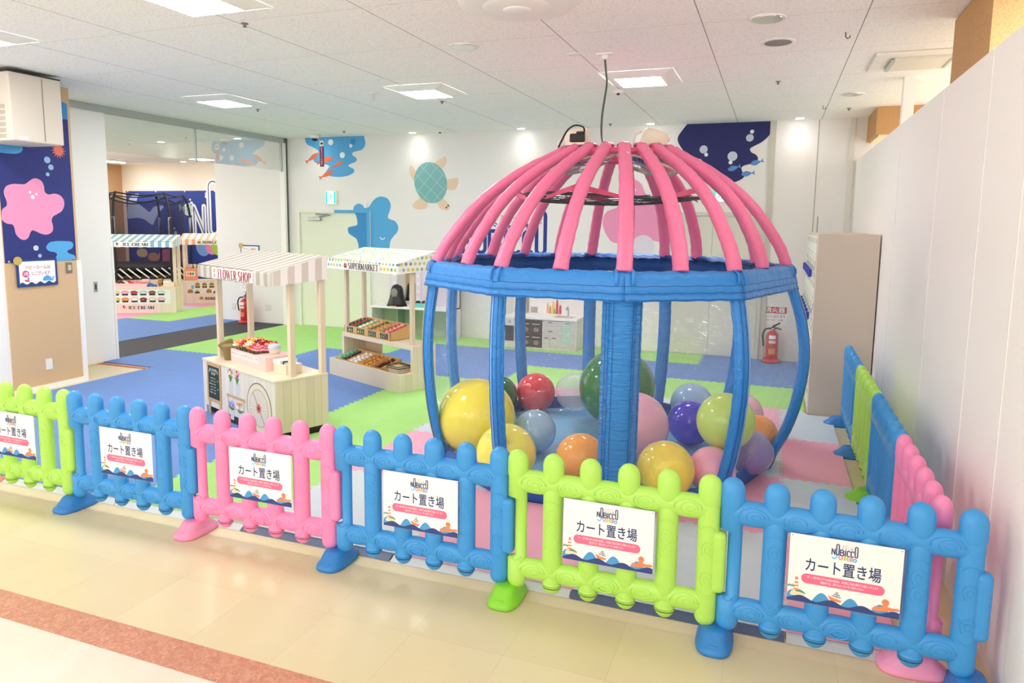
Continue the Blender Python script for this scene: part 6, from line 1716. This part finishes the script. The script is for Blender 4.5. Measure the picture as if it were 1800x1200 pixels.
# ---- shoe locker with keys
LK = thing('shoe_locker', 'tall beige shoe locker with blue key tags against the right partition', 'locker', (4.54, 4.28, .0))
LB = mat('#D6CAB8', .5, mottle=(300, .05)); LW = mat('#E9E6DC', .5)
G().box2((.012, 0, 0), (.548, 2.10, 1.80), LB, .003).build('body', LK)
nC, nR = 6, 8
for c in range(nC):
    for r in range(nR):
        y0, y1 = .02 + c * .345, .02 + (c + 1) * .345; z0, z1 = .08 + r * .212, .08 + (r + 1) * .212
        d = G().box2((0, y0 + .004, z0 + .004), (.013, y1 - .004, z1 - .004), LW, .002).build('door', LK)
        G().box2((-.002, y0 + .03, z1 - .075), (.002, y0 + .055, z1 - .025), mat('#4A463E', .6)).build('vent_slot', d)
        G().box2((-.002, y0 + .03, z0 + .03), (.002, y0 + .05, z0 + .05), mat('#8A857A', .6)).build('number_plate', d)
        if r in (6, 4) and not (r == 6 and c > 4):
            G().box2((-.022, y0 + .10, z0 + .09), (0, y0 + .13, z0 + .13), METAL, .003).box2((-.055, y0 + .09, z0 + .02), (-.022, y0 + .15, z0 + .10), mat('#2438A8', .35), .010).build('key_tag', d)

# ---- beauty counter under the supermarket awning
bt = thing('beauty_counter', 'white toy beauty counter with a lit frame mirror behind the supermarket stall', 'toy vanity', (-1.90, 6.60, .02))
LIL = mat('#E9DCE6', .6); MINT = mat('#BFD9CB', .6); SAGE = mat('#A9B59A', .6)
G().box2((0, 0, .47), (1.4, .45, .50), WHITE2, .004).build('counter', bt)
G().box2((.05, .36, 0), (1.35, .40, .47), SAGE).box2((.42, .12, 0), (.44, .36, .47), mat('#8FA092', .6)).build('back_board', bt)
for x in (.0, 1.36): G().box2((x, .0, 0), (x + .04, .45, .47 if x == 0 else 1.0), LIL, .004).build('side_panel', bt)
G().box2((.12, .41, .50), (1.4, .45, 1.28), LIL).build('upright_panel', bt)
F = frame((0, .41, 0), (1, 0, 0), (0, 0, 1))
g = G().poly([(.18, .52), (.72, .52), (.72, 1.14), (.18, 1.14)], F, mat('#EADFE8', .6), .02); mir = g.build('mirror_frame', bt)
G().poly([(.28, .56), (.62, .56), (.62, 1.06), (.28, 1.06)], F, mat('#E8ECEA', .04, metal=1.0), .001, .021).build('mirror_glass', mir)
g = G()
for x in (.225, .34, .45, .56, .675): g.disc((x, 1.10), .026, F, WHITEM, .006, .02, 12)
for z in (.60, .72, .85, .97):
    for x in (.23, .67): g.disc((x, z), .026, F, WHITEM, .006, .02, 12)
g.build('bulb', mir)
g = G().poly([(.15, 1.145), (1.38, 1.145), (1.38, 1.27), (.15, 1.27)], F, mat('#F4F2EE', .6), .004); serif(g, 'BEAUT', .42, .07, F, BLACK, .50, 1.172, .16, .005)
g.text('Y SHOP', .07, F, BLACK, (.98, 1.172), 'LEFT', .34, .0, .005); g.build('name_board', bt)
t = thing('wig_stand', 'long black toy wig on a stand on the beauty counter', 'wig', (-1.48, 6.74, .52))
HAIR = mat('#1C1718', .35)
g = G(); rows = []
for k, (r, z) in enumerate(((.17, .0), (.15, .05), (.125, .12), (.11, .20), (.10, .27), (.075, .32), (.03, .345), (.003, .35))):
    rows.append([(r * math.cos(a) * (1 + .06 * math.sin(a * 9 + k)), r * .8 * math.sin(a) * (1 + .05 * math.sin(a * 7)), z) for a in [2 * PI * q / 36 for q in range(36)]])
g.rings(rows, HAIR); g.build('hair', t)
G().ball((.0, -.085, .215), .062, mat('#8F8A80', .5), 14, (1, .35, 1.2)).build('face_form', t)
G().lathe([(.06, -.0), (.06, .012), (.0, .012)], (0, -.10, 0), mat('#E8C8B8', .5), 14).build('foot', t)
t = thing('tool_tray', 'teal tray of dark hair tools on the beauty counter', 'tray', (-1.17, 6.68, .52))
TEAL = mat('#6FC9BE', .5)
G().box2((0, 0, 0), (.30, .012, .07), TEAL).box2((0, .17, 0), (.30, .18, .07), TEAL).box2((0, .012, 0), (.012, .17, .07), TEAL).box2((.288, .012, 0), (.30, .17, .07), TEAL).box2((.012, .012, 0), (.288, .17, .01), TEAL).build('box', t)
for q, (x, y, l) in enumerate(((.07, .06, 'dark toy hair dryer in the teal tray'), (.16, .10, 'dark red toy brush in the teal tray'), (.24, .07, 'dark toy comb in the teal tray'))):
    m = mat(('#2A2024', '#5A2430', '#2B2226')[q], .5)
    G().ball((0, 0, 0), .038, m, 12, (1.2, .8, .7)).tube([(0, 0, 0), (.03, .02, -.03)], .012, m, 6).build(('toy_hair_dryer', 'toy_brush', 'toy_comb')[q], None, l, 'toy', loc=(-1.17 + x, 6.68 + y, .598))

# ---- play kitchen seen through the tent
kt = thing('play_kitchen', 'pale toy kitchen unit with printed tiles behind the tent', 'toy kitchen', (.66, 6.60, .02))
KW = mat('#E6E0DA', .5)
KP = plank_mat('kitchen_planks', '#DCD3CB', '#BDB2A8', .05, 'Z', .5, .10, .003)
G().box2((0, .02, 0), (.88, .50, .44), KW).build('body', kt)
G().box2((-.01, -.01, .44), (.89, .50, .475), WHITE2, .004).build('worktop', kt)
G().box2((.0, .46, .475), (.88, .50, 1.12), mat('#F3EBEA', .55)).build('splashback', kt)
F = FL_(.0195)
g = G().poly([(.015, .02), (.36, .02), (.36, .43), (.015, .43)], F, mat('#4A3A30', .5), .008)
for r in range(2):
    for c in range(2):
        x, z = .03 + c * .165, .04 + r * .195
        g.poly([(x, z), (x + .15, z), (x + .15, z + .17), (x, z + .17)], F, mat('#332824', .4), .004, .008)
        g.disc((x + .075, z + .05), .045, F, mat('#8A7A6C', .5), .002, .012, 14, .8); g.poly([(x + .01, z + .125), (x + .13, z + .125), (x + .13, z + .14), (x + .01, z + .14)], F, mat('#B9AE9E', .5), .002, .012)
g.build('open_shelves', kt)
g = G()
for q, (x0, z0, x1, z1) in enumerate(((.375, .31, .60, .43), (.375, .21, .60, .30), (.375, .02, .48, .20), (.485, .02, .60, .20), (.61, .02, .865, .43))):
    d = G().poly([(x0, z0), (x1, z0), (x1, z1), (x0, z1)], F, KP, .008).build('drawer' if q < 2 else 'door', kt)
    G().box2(((x0 + x1) / 2 - .03, -.002, z1 - .03), ((x0 + x1) / 2 + .03, .012, z1 - .02), mat('#5A4A40', .5), .002).build('handle', d)
TOW = mat('#5FB98A', .7)
g = G().poly([(.66, .12), (.80, .12), (.80, .38), (.66, .38)], F, mat('#EAF2EA', .7), .003, .009)
for k in range(6): g.poly([(.662 + k * .024, .12), (.668 + k * .024, .12), (.668 + k * .024, .38), (.662 + k * .024, .38)], F, TOW, .0006, .012)
for k in range(10): g.poly([(.66, .125 + k * .026), (.80, .125 + k * .026), (.80, .131 + k * .026), (.66, .131 + k * .026)], F, TOW, .0006, .0123)
g.build('checked_towel', kt)
g = G().box2((.50, .08, .474), (.80, .30, .478), mat('#B9C0C4', .3, metal=.4)); g.tube(spline([(.66, .34, .475), (.66, .34, .58), (.66, .30, .61), (.66, .24, .58)], 4, False), .012, METAL, 8); g.build('sink', kt)
F = frame((0, .4595, 0), (1, 0, 0), (0, 0, 1))
g = G().poly([(.02, .90), (.20, .90), (.20, .91), (.02, .91)], F, BLACK, .002); UT = mat('#C8906A', .6)
for q, x in enumerate((.035, .075, .115)): g.stroke([(x, .90), (x, .78)], .008, F, UT, .001, .001); g.disc((x, .765), .016, F, UT, .001, .001, 10)
g.stroke([(.165, .90), (.165, .80)], .008, F, mat('#9A96A0', .5), .001, .001); g.disc((.165, .79), .034, F, mat('#A9A5AE', .5), .001, .001, 14, .7)
g.poly([(.42, .80), (.88, .80), (.88, .815), (.42, .815)], F, mat('#E0B890', .6), .002)
for q, (x, c, w, h) in enumerate(((.45, '#C07A7A', .02, .06), (.58, '#F2E8E0', .04, .04), (.66, '#D87A8A', .03, .035), (.72, '#4A4A4A', .025, .03), (.80, '#C87A3C', .026, .05))): g.poly([(x - w, .815), (x + w, .815), (x + w * .8, .815 + h), (x - w * .8, .815 + h)], F, mat(c, .6), .001, .001)
g.disc((.45, .89), .022, F, mat('#4E9A4A', .6), .001, .002, 10)
for q, x in enumerate((.30, .42, .55, .70)): g.poly([(x, 1.02), (x + .09, 1.02), (x + .08, 1.05), (x + .01, 1.05)], F, mat(('#E8788A', '#F0B8A0', '#E8788A', '#B8C8A0')[q], .6), .001, .001)
for q, (x, c, h) in enumerate(((.30, '#E8B48A', .16), (.34, '#C9A06A', .12), (.39, '#F0D040', .20), (.45, '#D8343C', .22), (.50, '#B83A34', .14), (.41, '#8DBB4E', .08))): g.poly([(x - .022, .48), (x + .022, .48), (x + .018, .48 + h * .7), (x + .008, .48 + h), (x - .008, .48 + h), (x - .018, .48 + h * .7)], F, mat(c, .6), .001, .001 + q * .0002)
g.poly([(.03, .48), (.14, .48), (.14, .57), (.03, .57)], F, mat('#A9A4A0', .4), .001, .001)
g.build('kitchen_print', kt)
ov = thing('play_oven', 'narrow white toy oven unit left of the play kitchen', 'toy kitchen', (.42, 6.58, .02))
G().box2((0, .0, 0), (.20, .45, .44), KW, .003).box2((0, .42, .44), (.20, .45, .95), mat('#F2E2E2', .6)).build('body', ov)
G().box2((-.005, -.008, .44), (.205, .45, .47), WHITE2, .003).build('worktop', ov)
F = FL_(-.0005); g = G().poly([(.03, .10), (.17, .10), (.17, .33), (.03, .33)], F, mat('#4A4846', .3), .004); g.disc((.10, .39), .022, F, mat('#B9B4AE', .4), .006, 0, 12); g.build('oven_door', ov)
g = G().poly([(1.93, .905), (2.05, .905), (2.05, 1.0), (1.93, 1.0)], FW, mat('#EDEBD8', .7), .001)
for x in (1.96, 2.02):
    for a in (35, 145, 215, 325): g.stroke([(x, .955), (x + .028 * math.cos(math.radians(a)), .955 + .028 * math.sin(math.radians(a)))], .009, FW, mat('#9A4A3A', .7), .0005, .001)
g.build('paper_decoration', None, 'small paper with two brown crosses on the wall right of the play kitchen', 'wall decal')
